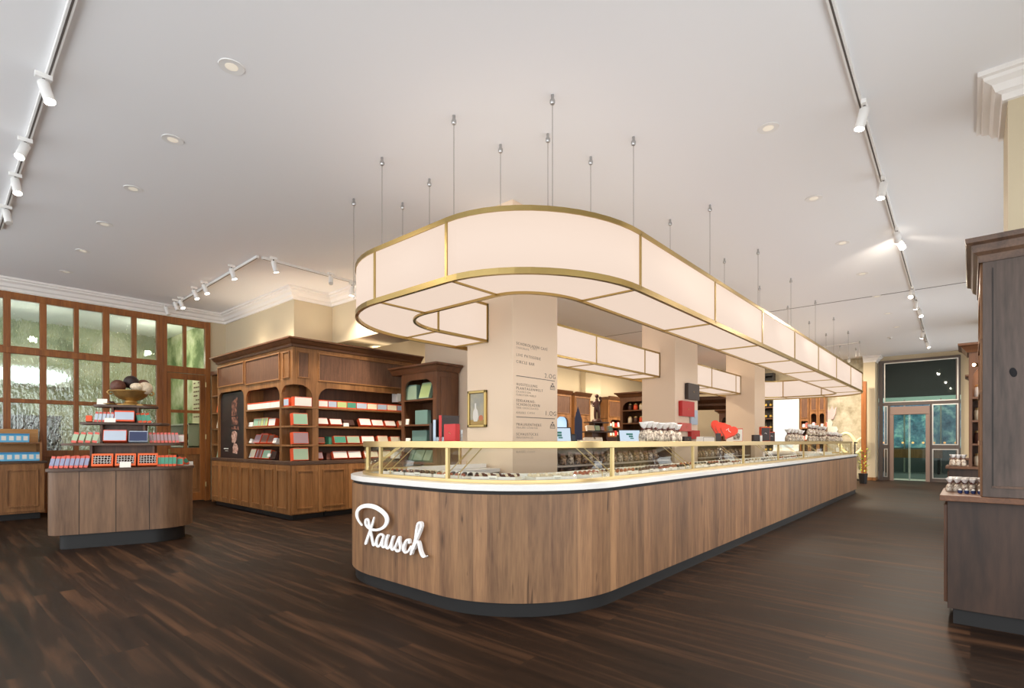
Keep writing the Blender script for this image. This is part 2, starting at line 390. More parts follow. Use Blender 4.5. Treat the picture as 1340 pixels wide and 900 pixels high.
# right-hand pillars of the shop front
for i, x in enumerate((5.4, 10.9, 15.8, 20.14)):
    b = MB(); b.box(x, x + .66, -.95, -.21 if i == 0 else -.3, 0, CEIL)
    structure(b.build('wall_right' if i == 0 else 'wall_right_pier', M['cream']),
              ['cream pier rising behind the smoked oak cabinet', 'second cream pier of the street wall', 'third cream pier of the street wall', 'cream wall beside the glass entrance'][i], 'wall')
b = MB(); b.box(-3, 20.8, -1.0, -.96, 3.1, CEIL)  # unseen wall added to keep outside light off the near ceiling
structure(b.build('wall_right_light_block', M['cream']), 'unseen cream wall added above the open shop front to block light', 'wall')
CORN = [(0, 4.0), (0, 3.8), (.03, 3.8), (.035, 3.845), (.07, 3.86), (.09, 3.91), (.135, 3.935), (.14, 3.96), (.17, 3.965), (.17, 4.0)]
b = MB(); b.sweep([(-3, 12.24), (4.5, 12.24), (4.5, 9.13), (5.25, 9.13), (5.25, 6.4)], [(o, z - .001) for o, z in CORN])
structure(b.build('trim_cornice_left', M['white']), 'white stepped plaster cornice over the timber partition and corner wall', 'cornice')
b = MB(); b.sweep([(5.4, -.95), (5.4, -.21), (6.06, -.21), (6.06, -.95)][::-1], [(o, z - .001) for o, z in CORN])
o = b.build('trim_cornice_right', M['white']); structure(o, 'white stepped plaster cornice around the pier by the smoked oak cabinet', 'cornice')
# columns inside the counter loop
COLS = [(4.48, 5.34, 3.91, 4.65), (9.03, 10.07, 4.0, 4.65), (13.52, 14.36, 3.96, 4.65)]
for i, (x0, x1, y0, y1) in enumerate(COLS):
    b = MB(); b.box(x0, x1, y0, y1, 0, CEIL)
    structure(b.build('column', M['blush'], bevel=.006), ['square blush column with the printed floor directory', 'square blush column with gift boxes mounted on it', 'plain square blush column at the far end of the counter'][i], 'column')
# far wall pieces
b = MB()
yd0, yd1 = .22, 2.28
b.box(20.8, 20.95, -1, yd0, 0, CEIL); b.box(20.8, 20.95, yd1, 10.5, 0, CEIL); b.box(20.8, 20.95, yd0, yd1, 3.86, CEIL)
structure(b.build('wall_far', M['cream']), 'cream end wall around the glass entrance', 'wall')
b = MB(); b.box(20.3, 20.79, 2.3, 2.62, 0, CEIL)

structure(b.build('pier', M['cream']), 'narrow cream pier beside the glass entrance', 'pier')
b = MB(); b.sweep([(20.3, 2.62), (20.3, 2.3), (20.79, 2.3)], [(o, z - .001) for o, z in CORN])
structure(b.build('trim_cornice_far', M['white']), 'white cornice on the narrow pier beside the entrance', 'cornice')
b = MB(); b.box(20.28, 20.3, 2.3, 2.62, 0, .1); b.box(20.28, 20.79, 2.285, 2.3, 0, .1)
structure(b.build('baseboard_far', M['oak']), 'low brown skirting at the foot of the narrow pier', 'baseboard')

# ---- timber partition with rippled glass, y = 12.3
Y0 = 12.24
def X12(px): return at_y(px, 12.24).x
posts = [(-1.9, -1.8), (-1.42, -1.32), (-.94, -.84), (-.44, -.34), (.05, .15), (.52, .6), (1.0, 1.09), (1.46, 1.55), (1.92, 1.99), (2.34, 2.44), (2.79, 2.87), (3.2, 3.3)]
rows = [(.98, 1.09), (1.91, 1.98), (2.77, 2.87), (3.66, 3.78)]
b = MB()
for i, (a, c) in enumerate(posts): b.box(a, c, Y0 - (.05 if i in (6, 8, 9, 11) else .035), Y0 + .05, .0, 3.78)
for i, (z0, z1) in enumerate(rows): b.box(-2.0, 3.3, Y0 - .0425, Y0 + .0425, z0, z1)
b.box(-2.0, 2.6, Y0 - .075, Y0, 2.74, 2.84)
b.box(-2.0, 3.3, Y0 - .0425, Y0 + .0425, -.0, .16)
win = thing('window_1', 'reddish timber partition with three rows of rippled glass panes', 'window', (0, 0, 0), kind='structure')
b.build('window_frame', M['frame'], win, bevel=.006)
b = MB(); b.box(-2, 3.25, Y0 - .015, Y0 + .02, .1, 1.0)
for a in range(11):
    x0, x1 = posts[a][1] + .05, posts[a + 1][0] - .05
    for u0, u1, z0, z1 in ((x0, x1, .22, .25), (x0, x1, .9, .93), (x0, x0 + .03, .25, .9), (x1 - .03, x1, .25, .9)): b.box(u0, u1, Y0 - .03, Y0 - .015, z0, z1)
b.build('lower_panel', M['oak'], win)
b = MB()
for a in range(len(posts) - 1):
    for r in range(3): b.box(posts[a][1] - .01, posts[a + 1][0] + .01, Y0 - .004, Y0 + .004, rows[r][1] - .01, rows[r + 1][0] + .01)
b.build('window_pane', M['ripple'], win)
b = MB(); b.box(.93, .96, Y0 - .1, Y0 - .05, 1.35, 1.5)
b.build('window_latch', M['black'], win)
# door with its transom
dr = thing('door_1', 'reddish timber door with four glazed panes and a transom above', 'door', (0, 0, 0), kind='structure')
b = MB(); b.box(3.3, 3.38, Y0 - .05, Y0 + .05, 0, 3.78); b.box(4.08, 4.18, Y0 - .05, Y0 + .05, 0, 3.78)
b.box(3.375, 4.085, Y0 - .048, Y0 + .048, 3.64, 3.779); b.box(3.375, 4.085, Y0 - .048, Y0 + .048, 2.66, 2.79); b.box(3.67, 3.73, Y0 - .04, Y0 + .04, 2.79, 3.64)
b.build('door_frame', M['frame'], dr, bevel=.005)
b = MB()
for a in ((3.385, 3.45), (3.69, 3.745), (3.985, 4.075)): b.box(a[0], a[1], Y0 - .035, Y0 + .03, .02, 2.65)
for z in ((.02, .18), (.98, 1.12), (1.84, 1.9), (2.53, 2.65)): b.box(3.385, 4.075, Y0 - .034, Y0 + .03, z[0], z[1])
lf = b.build('door_leaf', M['frame'], dr, bevel=.004)
b = MB(); b.box(3.44, 4.0, Y0 - .015, Y0 + .015, .1, 1.0)
for q in ((3.5, 3.94, .26, .285), (3.5, 3.94, .87, .895), (3.5, 3.525, .285, .87), (3.915, 3.94, .285, .87)): b.box(q[0], q[1], Y0 - .03, Y0 - .015, q[2], q[3])
b.build('door_panel', M['oak'], lf)
b = MB()
for a in ((3.44, 3.7), (3.73, 4.0)):
    for z in ((1.1, 1.85), (1.89, 2.54)): b.box(a[0], a[1], Y0 - .004, Y0 + .004, z[0], z[1])
for a in ((3.37, 3.68), (3.72, 4.09)): b.box(a[0], a[1], Y0 - .004, Y0 + .004, 2.78, 3.65)
clearish = glass_clear('door_pane_glass', '#eef4ea', .05)
b.build('door_pane', clearish, dr)
b = MB(); b.tube([(3.42, Y0 - .035, 1.02), (3.42, Y0 - .09, 1.02), (3.54, Y0 - .09, 1.02)], .011); b.box(3.40, 3.44, Y0 - .045, Y0 - .035, .9, 1.1)
b.build('door_handle', M['brass'], dr)
for z in (.3, 1.3, 2.4):
    b = MB(); b.tube([(4.085, Y0 - .06, z), (4.085, Y0 - .06, z + .1)], .014); b.build('hinge', M['brass2'], dr)

# ---- the room behind the partition
green = mottled('foliage_wallpaper', '#6b7c50', '#e2dfc4', scale=1.1, c3='#b3bb93', p0=.38, p1=.6)
b = MB(); b.box(-3, 4.6, 16.2, 16.3, 0, CEIL); b.box(4.5, 4.6, 12.42, 16.3, 0, CEIL)
structure(b.build('wall_rear_room', green), 'green mottled wall of the room behind the glass partition', 'wall')
b = MB(); b.box(-3, 4.6, 12.45, 16.3, CEIL, CEIL + .1)
structure(b.build('ceiling_rear_room', M['ceiling']), 'white ceiling of the room behind the glass partition', 'ceiling')
b = MB(); b.box(-3.1, -3, 12.3, 16.3, 0, CEIL)
structure(b.build('wall_rear_side', M['cream']), 'side wall of the room behind the glass partition', 'wall')
# things seen through the panes
t = thing('wall_lamp', 'bright rounded lamp glowing behind the rippled panes', 'lamp', (1.75, 16.12, 2.75), kind='thing')
b = MB(); b.box(-.75, .75, -.05, .06, -.22, .22); b.build('backplate', M['white'], t)
MB().ball((0, -.06, 0), .3, 20, 10, (2.3, .25, .6)).build('diffuser', emit('lamp_diffuser', '#e6f6ff', 5), t, smooth=True)
t = thing('dark_sideboard', 'dark slate sideboard seen through the lowest partition panes', 'sideboard', (.9, 15.0, 0))
b = MB(); b.box(-1.5, 1.2, -.3, .35, .12, 1.8); b.build('carcass', mat('#3a414c', .5), t, bevel=.02)
for k in range(4): MB().box(-1.47 + .665 * k, -.84 + .665 * k, -.33, -.3, .16, 1.75).build('door', mat('#434a56', .5), t, bevel=.01)
for sx in (-1.4, 1.1):
    for sy in (-.25, .3): MB().box(sx - .03, sx + .03, sy - .03, sy + .03, 0, .12).build('leg', M['black'], t)
t = thing('wall_menu_board', 'cream menu board with dark lines behind the timber door', 'board', (4.44, 13.7, 2.2))
b = MB(); b.box(0, .05, -.42, .42, -.55, .55); b.build('board', M['creamcard'], t)
b = MB()
for i in range(9):
    for j in range(5):
        if (i * 5 + j) % 7 != 3: b.box(-.006, 0, -.34 + j * .14, -.34 + j * .14 + .1, .42 - i * .1, .45 - i * .1)
b.build('text_line_pattern', M['brownbox'], t)
t = thing('wall_banner', 'red banner hanging beside the menu board', 'banner', (4.44, 13.02, 2.75))
b = MB(); b.box(0, .03, -.12, .12, -.3, .3); b.build('cloth', M['coral'], t)
MB().tube([(.015, -.14, .31), (.015, .14, .31)], .012).build('rod', M['oakdark'], t)
t = thing('utility_shelf', 'white shelf rack with dark appliances behind the timber door', 'shelf', (4.2, 13.7, 0))
for i, z in enumerate((.6, 1.12, 1.62)): MB().box(-.2, .28, -.75, .75, z, z + .03).build('shelf_board', M['white'], t)
for sy in (-.75, .72): MB().box(-.2, .28, sy, sy + .03, 0, 1.65).build('upright', M['white'], t)
for i, (yy, z, r) in enumerate(((-.35, 1.15, .14), (.1, 1.15, .11), (-.3, .63, .14), (.25, .63, .15))):
    t = thing('mixer', ['black round mixer on the middle rack board', 'small black mixer beside the round mixer', 'black mixer on the low rack board', 'large black mixer on the low rack board'][i], 'mixer', (4.2, 13.7 + yy, z + .003))
    MB().lathe([(r, 0), (r, .05), (r * .35, .08), (r * .35, r * 1.5), (r * .2, r * 1.6)], 16).build('stand', M['black'], t)
    MB().ball((0, -.02, r * 1.7), r * .8, 12, 8, (1, 1, .7)).build('mixer_bowl', M['black'], t, smooth=True)

# ---- glass entrance at the far end, x = 20.8
XD = 20.8
def YD(px): return at_x(px, XD).y
def ZD(py): return round(at_x(1190, XD, py).z, 3)
frame = mat('#5e544f', .45, .3, name='door_frame_metal'); bead = mat('#c9c4bc', .3, .9)
header = mat('#8f7a70', .4, .5)
dw = thing('door_2', 'wide glass entrance with dark metal frame and transom', 'door', (0, 0, 0), kind='structure')
yL, yR = YD(1150.5), YD(1256.5)
zs = dict(top=3.86, t1=3.78, t0=2.5, m1=2.4, m0=1.14, m2=1.02, bot=.1)
b = MB()
b.box(XD - .08, XD + .08, yL - .1, yL, 0, zs['top']); b.box(XD - .08, XD + .08, yR, yR + .1, 0, zs['top'])
b.box(XD - .078, XD + .078, yR - .01, yL + .01, zs['t1'], zs['top'] - .001); b.box(XD - .076, XD + .076, yR - .01, yL + .01, zs['m1'], zs['t0'])
ya, yb, yc, ye = YD(1162), YD(1165), YD(1217), YD(1220)
b.box(XD - .07, XD + .07, yb, ya, 0, zs['m1']); b.box(XD - .07, XD + .07, ye, yc, 0, zs['m1'])
for (p, q) in ((yL - .1, ya), (ye, yR)):
    b.box(XD - .06, XD + .06, min(p, q), max(p, q), zs['m2'], zs['m0']); b.box(XD - .06, XD + .06, min(p, q), max(p, q), 0, zs['bot'])
b.build('door_frame', frame, dw)
b = MB(); b.box(XD - .14, XD + .02, yc, yb, 2.1, 2.36); b.build('door_header', header, dw, bevel=.01)
def glazed(nm, y0, y1, z0, z1, m=None):
    y0, y1 = min(y0, y1), max(y0, y1)
    q = MB(); w = .028
    q.box(XD - .085, XD - .05, y0, y1, z0, z0 + w); q.box(XD - .085, XD - .05, y0, y1, z1 - w, z1); q.box(XD - .085, XD - .05, y0, y0 + w, z0 + w, z1 - w); q.box(XD - .085, XD - .05, y1 - w, y1, z0 + w, z1 - w)
    o = q.build('bead_frame', bead, dw)
    MB().box(XD - .055, XD - .045, y0 + .01, y1 - .01, z0 + .01, z1 - .01).build(nm, M['darkglass'], o)
glazed('transom_pane', yL - .14, yR + .04, zs['t0'], zs['t1'])
glazed('side_pane', yL - .14, ya, zs['m0'], zs['m1']); glazed('side_pane', yL - .14, ya, zs['bot'], zs['m2'])
glazed('side_pane', ye, yR + .04, zs['m0'], zs['m1']); glazed('side_pane', ye, yR + .04, zs['bot'], zs['m2'])
ym = (yb + yc) / 2
for y0, y1 in ((yc + .09, ym - .01), (ym + .01, yb - .09)):
    q = MB(); q.box(XD - .1, XD - .08, y0, y1, .06, 2.1); o = q.build('sliding_leaf', glass_clear('sliding_glass', '#d3e6dc', .06), dw)
    q = MB(); q.box(XD - .105, XD - .075, y0, y1, .02, .07); q.box(XD - .105, XD - .075, y1 - .012 if y1 < ym else y0, y1 if y1 < ym else y0 + .012, .05, 2.1)
    q.build('leaf_edge', mat('#9fb5a5', .3, .2), o)
q = MB(); q.box(XD - .13, XD - .05, yb - .1, yb, 0, 2.12); q.box(XD - .13, XD - .05, yc, yc + .1, 0, 2.12); q.build('door_jamb', header, dw)
# arcade beyond the entrance
b = MB(); b.box(21.0, 27, -2.6, -2.5, 0, 5); b.box(21, 27, 5.4, 5.5, 0, 5); b.box(27, 27.1, -2.6, 5.5, 0, 5); b.box(21, 27, -2.6, 5.5, 5, 5.1)
structure(b.build('wall_arcade', mat('#4d4a47', .7)), 'dim grey walls of the arcade beyond the entrance', 'wall')
b = MB(); b.box(20.95, 27, -2.5, 5.4, 0, .01)
structure(b.build('floor_arcade', mat('#8b8d8c', .35)), 'pale grey arcade floor beyond the entrance', 'floor')
t = thing('lit_shop_window', 'blue lit shop window across the arcade', 'window display', (26.6, 1.6, 0))
b = MB(); b.box(0, .3, -1.9, 1.6, 0, 1.0); b.build('base', mat('#5b6264', .5), t)
b = MB(); b.box(.2, .24, -1.9, 1.6, 1.0, 2.9); b.build('backdrop', mottled('lit_blue_backdrop', '#2a4a63', '#a9cfc8', scale=2.6, emis=.6, p0=.35, p1=.65, c3='#5b8398'), t)
b = MB(); b.box(-.02, .3, -1.95, 1.65, 2.9, 3.05); b.build('fascia', mat('#c9e9d8', .5, emis=.25), t)
for i in range(4):
    b = MB(); b.box(-.05, 0, -1.9 + i * 1.15, -1.85 + i * 1.15, 0, 2.95); b.build('mullion', bead, t)
for i in range(9):
    o = MB().ball((26.55, .1 + i * .33, 1.2), .045, 10, 6).build('window_lantern', emit('lantern_glow', '#ffb271', 2.2) if i == 0 else bpy.data.materials['lantern_glow'], smooth=True)
    tag(o, f'{ORD[i]} small orange lantern on the ledge of the lit shop window', 'lantern', 'lanterns in the shop window across the arcade')
t = thing('arcade_bench', 'brown display bench in front of the blue shop window', 'bench', (25.6, 1.7, 0))
MB().box(-.25, .25, -.9, .9, .62, .95).build('seat', M['oak'], t)
for yy in (-.8, .8): MB().box(-.2, .2, yy - .04, yy + .04, 0, .62).build('leg', M['black'], t)
# ================================================================ light canopy over the counter
CP = dict(x0=2.57, x1=15.9, y0=1.93, y1=4.84, rx=1.14, rf=.95, rb=1.06)
CW = .54
M['topglow'] = emit('lit_fabric_top', '#ffe7d6', 1.1)
ZB, ZT = 2.43, 2.87
can = thing('light_canopy', 'long glowing rounded canopy of white panels in brass frames over the counter', 'ceiling light', (0, 0, 0))
def station_segments():
    xa, xb = CP['x0'] + CP['rx'], CP['x1'] - CP['rx']
    x0, x1, y0, y1, rx, rf, rb = (CP[k] for k in ('x0', 'x1', 'y0', 'y1', 'rx', 'rf', 'rb'))
    segs = []
    n = 7; st = [xb + (xa - xb) * i / n for i in range(n + 1)]
    for i in range(n): segs.append([((st[i], y0), (st[i], y0 + CW)), ((st[i + 1], y0), (st[i + 1], y0 + CW))])
    def corner(cx, cy, ry, a0, a1):
        o = arc(cx, cy, rx, ry, a0, a1, 14); i_ = arc(cx, cy, rx - CW, ry - CW, a0, a1, 14)
        return list(zip(o, i_))
    segs.append(corner(x0 + rx, y0 + rf, rf, 270, 180))
    segs.append([((x0, y0 + rf), (x0 + CW, y0 + rf)), ((x0, y1 - rb), (x0 + CW, y1 - rb))])
    segs.append(corner(x0 + rx, y1 - rb, rb, 180, 90))
    br = st[::-1]
    cuts = sorted(set(br + [c for k in COLS for c in k[:2]]))
    for a, c in zip(cuts, cuts[1:]):
        m = (a + c) / 2
        if any(k[0] < m < k[1] for k in COLS) or c - a < .02: continue
        segs.append([((a, y1), (a, y1 - CW)), ((c, y1), (c, y1 - CW))])
    segs.append(corner(x1 - rx, y1 - rb, rb, 90, 0))
    segs.append([((x1, y1 - rb), (x1 - CW, y1 - rb)), ((x1, y0 + rf), (x1 - CW, y0 + rf))])
    segs.append(corner(x1 - rx, y0 + rf, rf, 360, 270))
    return segs
SEGS = station_segments()
divs = {}
for sg in SEGS:
    for q in (0, -1): divs[(round(sg[q][0][0], 3), round(sg[q][0][1], 3))] = sg[q]
    o_ = [p[0] for p in sg]; i_ = [p[1] for p in sg]
    lift = lambda pts, z: [(x, y, z) for x, y in pts]
    MB().strip(lift(o_, ZB), lift(o_, ZT)).build('side_panel', M['panel'], can, solid=.004, smooth=True)
    MB().strip(lift(i_, ZB), lift(i_, ZT)).build('inner_panel', M['panel'], can, solid=.004, smooth=True)
    MB().strip(lift(o_, ZB + .012), lift(i_, ZB + .012)).build('underside_panel', M['panel'], can, solid=.004)
    MB().strip(lift(o_, ZT - .02), lift(i_, ZT - .02)).build('top_cover', M['topglow'], can, solid=.004)
for (po, pi_) in divs.values():
    po, pi_ = Vector(po), Vector(pi_); d = (pi_ - po).normalized()
    q = MB(); q.obox(po, d, .012, .011, ZB, ZT); q.obox(pi_, d, .012, .011, ZB, ZT); q.obox((po + pi_) / 2, d, CW / 2, .008, ZB - .004, ZB + .016)
    q.build('divider_frame', M['brass'], can)
oc = rrect(**inset(CP, -.012)); oi = rrect(**inset(CP, .018))
ic = rrect(**inset(CP, CW - .014)); ii = rrect(**inset(CP, CW + .012))
def incol(p): return any(k[0] - .01 < p[0] < k[1] + .01 and k[2] < p[1] < k[3] for k in COLS)
def clip_back(path):
    """break a closed outline where it runs through the columns -> list of open polylines"""
    return path
MB().ring(oc, oi, ZB - .02, ZB + .024).build('bottom_rim', M['brass'], can)
MB().ring(oc, oi, ZT - .024, ZT + .012).build('top_rim', M['brass'], can)
MB().ring(ic, ii, ZB - .01, ZB + .02).build('inner_bottom_rim', M['brass'], can)
MB().ring(ic, ii, ZT - .02, ZT + .01).build('inner_top_rim', M['brass'], can)
for k in COLS:
    for x in (k[0] - .012, k[1] + .012):
        q = MB(); q.box(x - .012, x + .012, CP['y1'] - CW - .012, CP['y1'] - CW + .012, ZB, ZT)
        q.box(x - .012, x + .012, CP['y1'] - CW, CP['y1'], ZB - .008, ZB + .012); q.build('end_frame', M['brass'], can)
# suspension wires
wp = [(3.34, 2.5), (3.01, 3.28), (2.99, 4.2), (3.35, 4.6), (3.72, 4.6), (4.2, 4.6)]
wp = []
for px, py in [(723, 124), (594, 151), (500, 206), (463, 260), (527, 265), (562, 234), (655, 189), (717, 175), (773, 205), (829, 179), (877, 287), (929, 268), (948, 338), (992, 326), (994, 374), (1035, 364), (1031, 400), (1059, 420), (1067, 393), (1081, 436), (1091, 415), (1099, 451), (1110, 433), (1120, 455), (1125, 446)]:
    p = at_z(px, py, CEIL); wp.append((p.x, p.y))
first = None
for x, y in wp:
    q = MB().tube([(x, y, ZT), (x, y, CEIL)], .0026, 6); w = q.build('suspension_wire', M['wire'], can)
    q = MB().lathe([(.016, 0), (.022, .012), (.022, .028), (.012, .045), (.012, .075)], 10, (x, y, CEIL - .075)); q.build('ceiling_mount', M['steel'], w, smooth=40)

# ================================================================ sales counter
CT = dict(x0=2.58, x1=15.95, y0=2.07, y1=4.86, rx=.98, rf=.95, rb=1.0)
ct = thing('sales_counter', 'long rounded oak counter with white script lettering on its front', 'counter', (0, 0, 0))
n_ = 26
MB().ring(upath(inset(CT, 0), 4.44, 14.4, n_), upath(inset(CT, .8), 4.44, 14.4, n_), .105, .872, True, False).build('oak_front', M['oakfront'], ct, smooth=35)
MB().ring(upath(inset(CT, .03), 4.44, 14.4, n_), upath(inset(CT, .76), 4.44, 14.4, n_), 0, .105, False, False).build('plinth', M['black'], ct, smooth=35)
MB().ring(upath(inset(CT, .012), 4.44, 14.4, n_), upath(inset(CT, .78), 4.44, 14.4, n_), .872, .898, False, False).build('shadow_gap', M['darkgap'], ct, smooth=35)
wt = MB().ring(upath(inset(CT, -.012), 4.44, 14.4, n_), upath(inset(CT, .8), 4.44, 14.4, n_), .898, .943, False, False).build('stone_worktop', M['marble'], bevel=.004, smooth=35)
tag(wt, 'white stone worktop running around the oak counter', 'worktop')
# script lettering on the counter front, laid out along the rounded face
LOFF = .037
cp = rrect(**inset(CT, -LOFF), n=60)      # the plane the letters stand in, a little off the boards
cs = [0]
for a, c in zip(cp, cp[1:]): cs.append(cs[-1] + math.dist(a, c))
def hit(px, py):
    r = ray(px, py); best = None
    for i in range(len(cp) - 1):
        (ax, ay), (bx, by) = cp[i], cp[i + 1]
        den = r[0] * (by - ay) - r[1] * (bx - ax)
        if abs(den) < 1e-9: continue
        t = (ax * (by - ay) - ay * (bx - ax)) / den
        u = (ax * r[1] - ay * r[0]) / den
        if t > 0 and -1e-6 <= u <= 1 + 1e-6 and (best is None or t < best[0]): best = (t, cs[i] + u * (cs[i + 1] - cs[i]))
    return best[1], EYE + r[2] * best[0]
def on_face(s, z, off):
    for i in range(len(cs) - 1):
        if cs[i] <= s <= cs[i + 1] or i == len(cs) - 2:
            u = (s - cs[i]) / max(1e-6, cs[i + 1] - cs[i]); a, c = Vector(cp[i]), Vector(cp[i + 1])
            p = a.lerp(c, u); d = (c - a).normalized(); n = Vector((d.y, -d.x)); 
            if n.dot(p - Vector((9, 3.4))) < 0: n = -n
            return (p.x + n.x * off, p.y + n.y * off, z)
def catmull(pts, k=7):
    out = []
    P = [pts[0]] + list(pts) + [pts[-1]]
    for i in range(1, len(P) - 2):
        for j in range(k):
            t = j / k
            out.append(tuple(.5 * (2 * P[i][c] + (P[i + 1][c] - P[i - 1][c]) * t + (2 * P[i - 1][c] - 5 * P[i][c] + 4 * P[i + 1][c] - P[i + 2][c]) * t * t + (3 * P[i][c] - P[i - 1][c] - 3 * P[i + 1][c] + P[i + 2][c]) * t ** 3) for c in range(len(pts[0]))))
    return out + [tuple(pts[-1])]
STROKES = [
    [(192, 383, 16), (160, 340, 18), (141, 290, 24), (143, 245, 30), (170, 203, 36), (218, 180, 42), (275, 177, 46), (335, 192, 46), (395, 226, 44), (440, 268, 42), (462, 315, 40), (457, 362, 36), (432, 402, 32), (392, 426, 28), (345, 436, 26), (300, 430, 26), (262, 412, 26), (238, 382, 26), (231, 350, 26), (240, 324, 26), (256, 322, 26), (266, 345, 26), (272, 385, 26), (283, 440, 28), (297, 500, 28), (308, 560, 28), (318, 598, 28), (334, 590, 24), (350, 560, 24)],
    [(325, 302, 14), (312, 350, 22), (295, 410, 26), (272, 475, 30), (250, 540, 32), (238, 578, 32)],
    [(425, 498, 24), (402, 480, 26), (372, 500, 28), (352, 548, 28), (352, 592, 28), (372, 612, 28), (396, 588, 26), (422, 520, 26)],
    [(428, 505, 26), (414, 570, 28), (418, 612, 28), (438, 618, 26), (456, 590, 24)],
    [(474, 495, 28), (456, 560, 28), (456, 612, 28), (478, 632, 28), (502, 600, 26), (530, 520, 28)],
    [(534, 508, 28), (512, 580, 28), (514, 632, 28), (534, 645, 26), (556, 610, 24), (588, 535, 24), (600, 515, 26)],
    [(600, 515, 26), (600, 560, 26), (610, 615, 28), (602, 655, 28), (576, 662, 26), (560, 645, 20)],
    [(708, 570, 24), (702, 540, 26), (676, 548, 28), (652, 598, 30), (646, 648, 30), (668, 676, 28), (698, 660, 26), (728, 610, 24)],
    [(728, 690, 30), (748, 620, 30), (775, 530, 30), (786, 440, 28), (800, 372, 26), (822, 354, 26), (836, 375, 26), (828, 425, 26), (798, 500, 26), (770, 560, 26)],
    [(752, 640, 26), (778, 578, 26), (800, 560, 28), (812, 590, 28), (822, 640, 28), (840, 695, 28), (862, 722, 26), (886, 716, 16)],
]
lb = MB()
for st in STROKES:
    pts = catmull(st, 6); rows = []
    for i, (x, y, w) in enumerate(pts):
        a = pts[max(0, i - 1)]; c = pts[min(len(pts) - 1, i + 1)]
        dx, dy = c[0] - a[0], c[1] - a[1]; L_ = math.hypot(dx, dy) or 1; k = w / 2 * (1 if st is STROKES[0] and i < 90 else .78)
        P = lambda u, v: hit(450 + u / 8.185, 640 + v / 8.185)
        l, r, m_ = P(x - dy / L_ * k, y + dx / L_ * k), P(x + dy / L_ * k, y - dx / L_ * k), P(x, y)
        rows.append((*l, *r, *m_, math.dist(l, r) / 2))
    v0 = len(lb.v)
    def cap(r, end):
        # round ends
        i = 0 if not end else -1
        s, z, k = rows[i][4], rows[i][5], rows[i][6]
        a = rows[1 if not end else -2]; ds, dz = s - a[4], z - a[5]; L_ = math.hypot(ds, dz) or 1
        out = []
        for f_, g in ((.9, .45), (.5, .86), (.12, 1)):
            e_ = (s + ds / L_ * k * g * .9, z + dz / L_ * k * g * .9)
            out.append((e_[0] + (rows[i][0] - s) * f_, e_[1] + (rows[i][1] - z) * f_, e_[0] + (rows[i][2] - s) * f_, e_[1] + (rows[i][3] - z) * f_))
        return out
    R4 = [r for r in cap(rows, False)][::-1] + [r[:4] for r in rows] + cap(rows, True)
    si = STROKES.index(st)
    for ri, r in enumerate(R4):
        f0 = .004 + .0009 * si + .0008 * ri / len(R4)     # strokes lie a hair over one another where they cross
        lb.v += [on_face(r[0], r[1], -f0), on_face(r[2], r[3], -f0), on_face(r[0], r[1], f0), on_face(r[2], r[3], f0)]
    m = len(R4)
    for i in range(m - 1):
        p, q = v0 + 4 * i, v0 + 4 * i + 4
        lb.f += [(p + 2, p + 3, q + 3, q + 2), (p, q, q + 1, p + 1), (p, p + 2, q + 2, q), (p + 1, q + 1, q + 3, p + 3)]
    lb.f += [(v0, v0 + 1, v0 + 3, v0 + 2)]; e = v0 + 4 * (m - 1); lb.f += [(e, e + 2, e + 3, e + 1)]
lt = lb.build('lettering', mat('#ffffff', .4, name='white_lettering'), ct)
lt['label'] = 'white raised script lettering'

# ================================================================ glass case on the worktop
GC = inset(CT, .115)
gc = thing('glass_display_case', 'clear glass praline case with brass rails along the white worktop', 'display case', (0, 0, 0))
MB().ring(upath(inset(GC, -.02), 4.44, 14.4, n_), upath(inset(GC, .018), 4.44, 14.4, n_), .944, .968, False, False).build('base_rail', M['brass2'], gc, smooth=35)
MB().ring(upath(inset(GC, -.016), 4.44, 14.4, n_), upath(inset(GC, .016), 4.44, 14.4, n_), 1.2, 1.252, False, False).build('top_rail', M['brass2'], gc, bevel=.003, smooth=35)
gp = rrect(**GC, n=n_)
lift = lambda pts, z: [(x, y, z) for x, y in pts]
# panes between posts: cut the outline where the posts stand
postx = [3.73, 5.37, 6.99, 8.6, 10.2, 11.9, 13.6, 15.0]
front = [(x, GC['y0']) for x in postx[::-1]]
lefty = [3.01, 3.88]
bx = [3.7, 4.4]
def outline_pts():
    P = []
    P += [(x, GC['y0'], True) for x in postx[::-1]]
    for p in arc(GC['x0'] + GC['rx'], GC['y0'] + GC['rf'], GC['rx'], GC['rf'], 270, 180, n_): P.append((p[0], p[1], False))
    P += [(GC['x0'], y, True) for y in lefty]
    for p in arc(GC['x0'] + GC['rx'], GC['y1'] - GC['rb'], GC['rx'], GC['rb'], 180, 90, n_): P.append((p[0], p[1], abs(p[1] - 4.55) < .03))
    P += [(4.45, GC['y1'], True)]
    return P
op = outline_pts()
arcr = [(p[0], p[1], False) for p in arc(GC['x1'] - GC['rx'], GC['y0'] + GC['rf'], GC['rx'], GC['rf'], 360, 270, n_)]
op = [(GC['x1'], 4.0, True)] + arcr + op
run = [op[0]]
inner_off = lambda p: p
for p in op[1:]:
    run.append(p)
    if p[2]:
        MB().strip(lift([(r[0], r[1]) for r in run], .968), lift([(r[0], r[1]) for r in run], 1.2)).build('glass_pane', M['glass'], gc, solid=.008, smooth=True)
        run = [p]
def inward(p):
    """unit vector into the case from a point of its outline"""
    i = min(range(len(gp)), key=lambda k: math.dist(gp[k], p[:2]))
    a, c = Vector(gp[i - 1]), Vector(gp[(i + 1) % len(gp)]); d = (c - a).normalized(); n = Vector((d.y, -d.x))
    if n.dot(Vector((9, 3.4)) - Vector(p[:2])) < 0: n = -n
    if abs(p[1] - GC['y0']) < .01: n = Vector((0, 1))
    return n
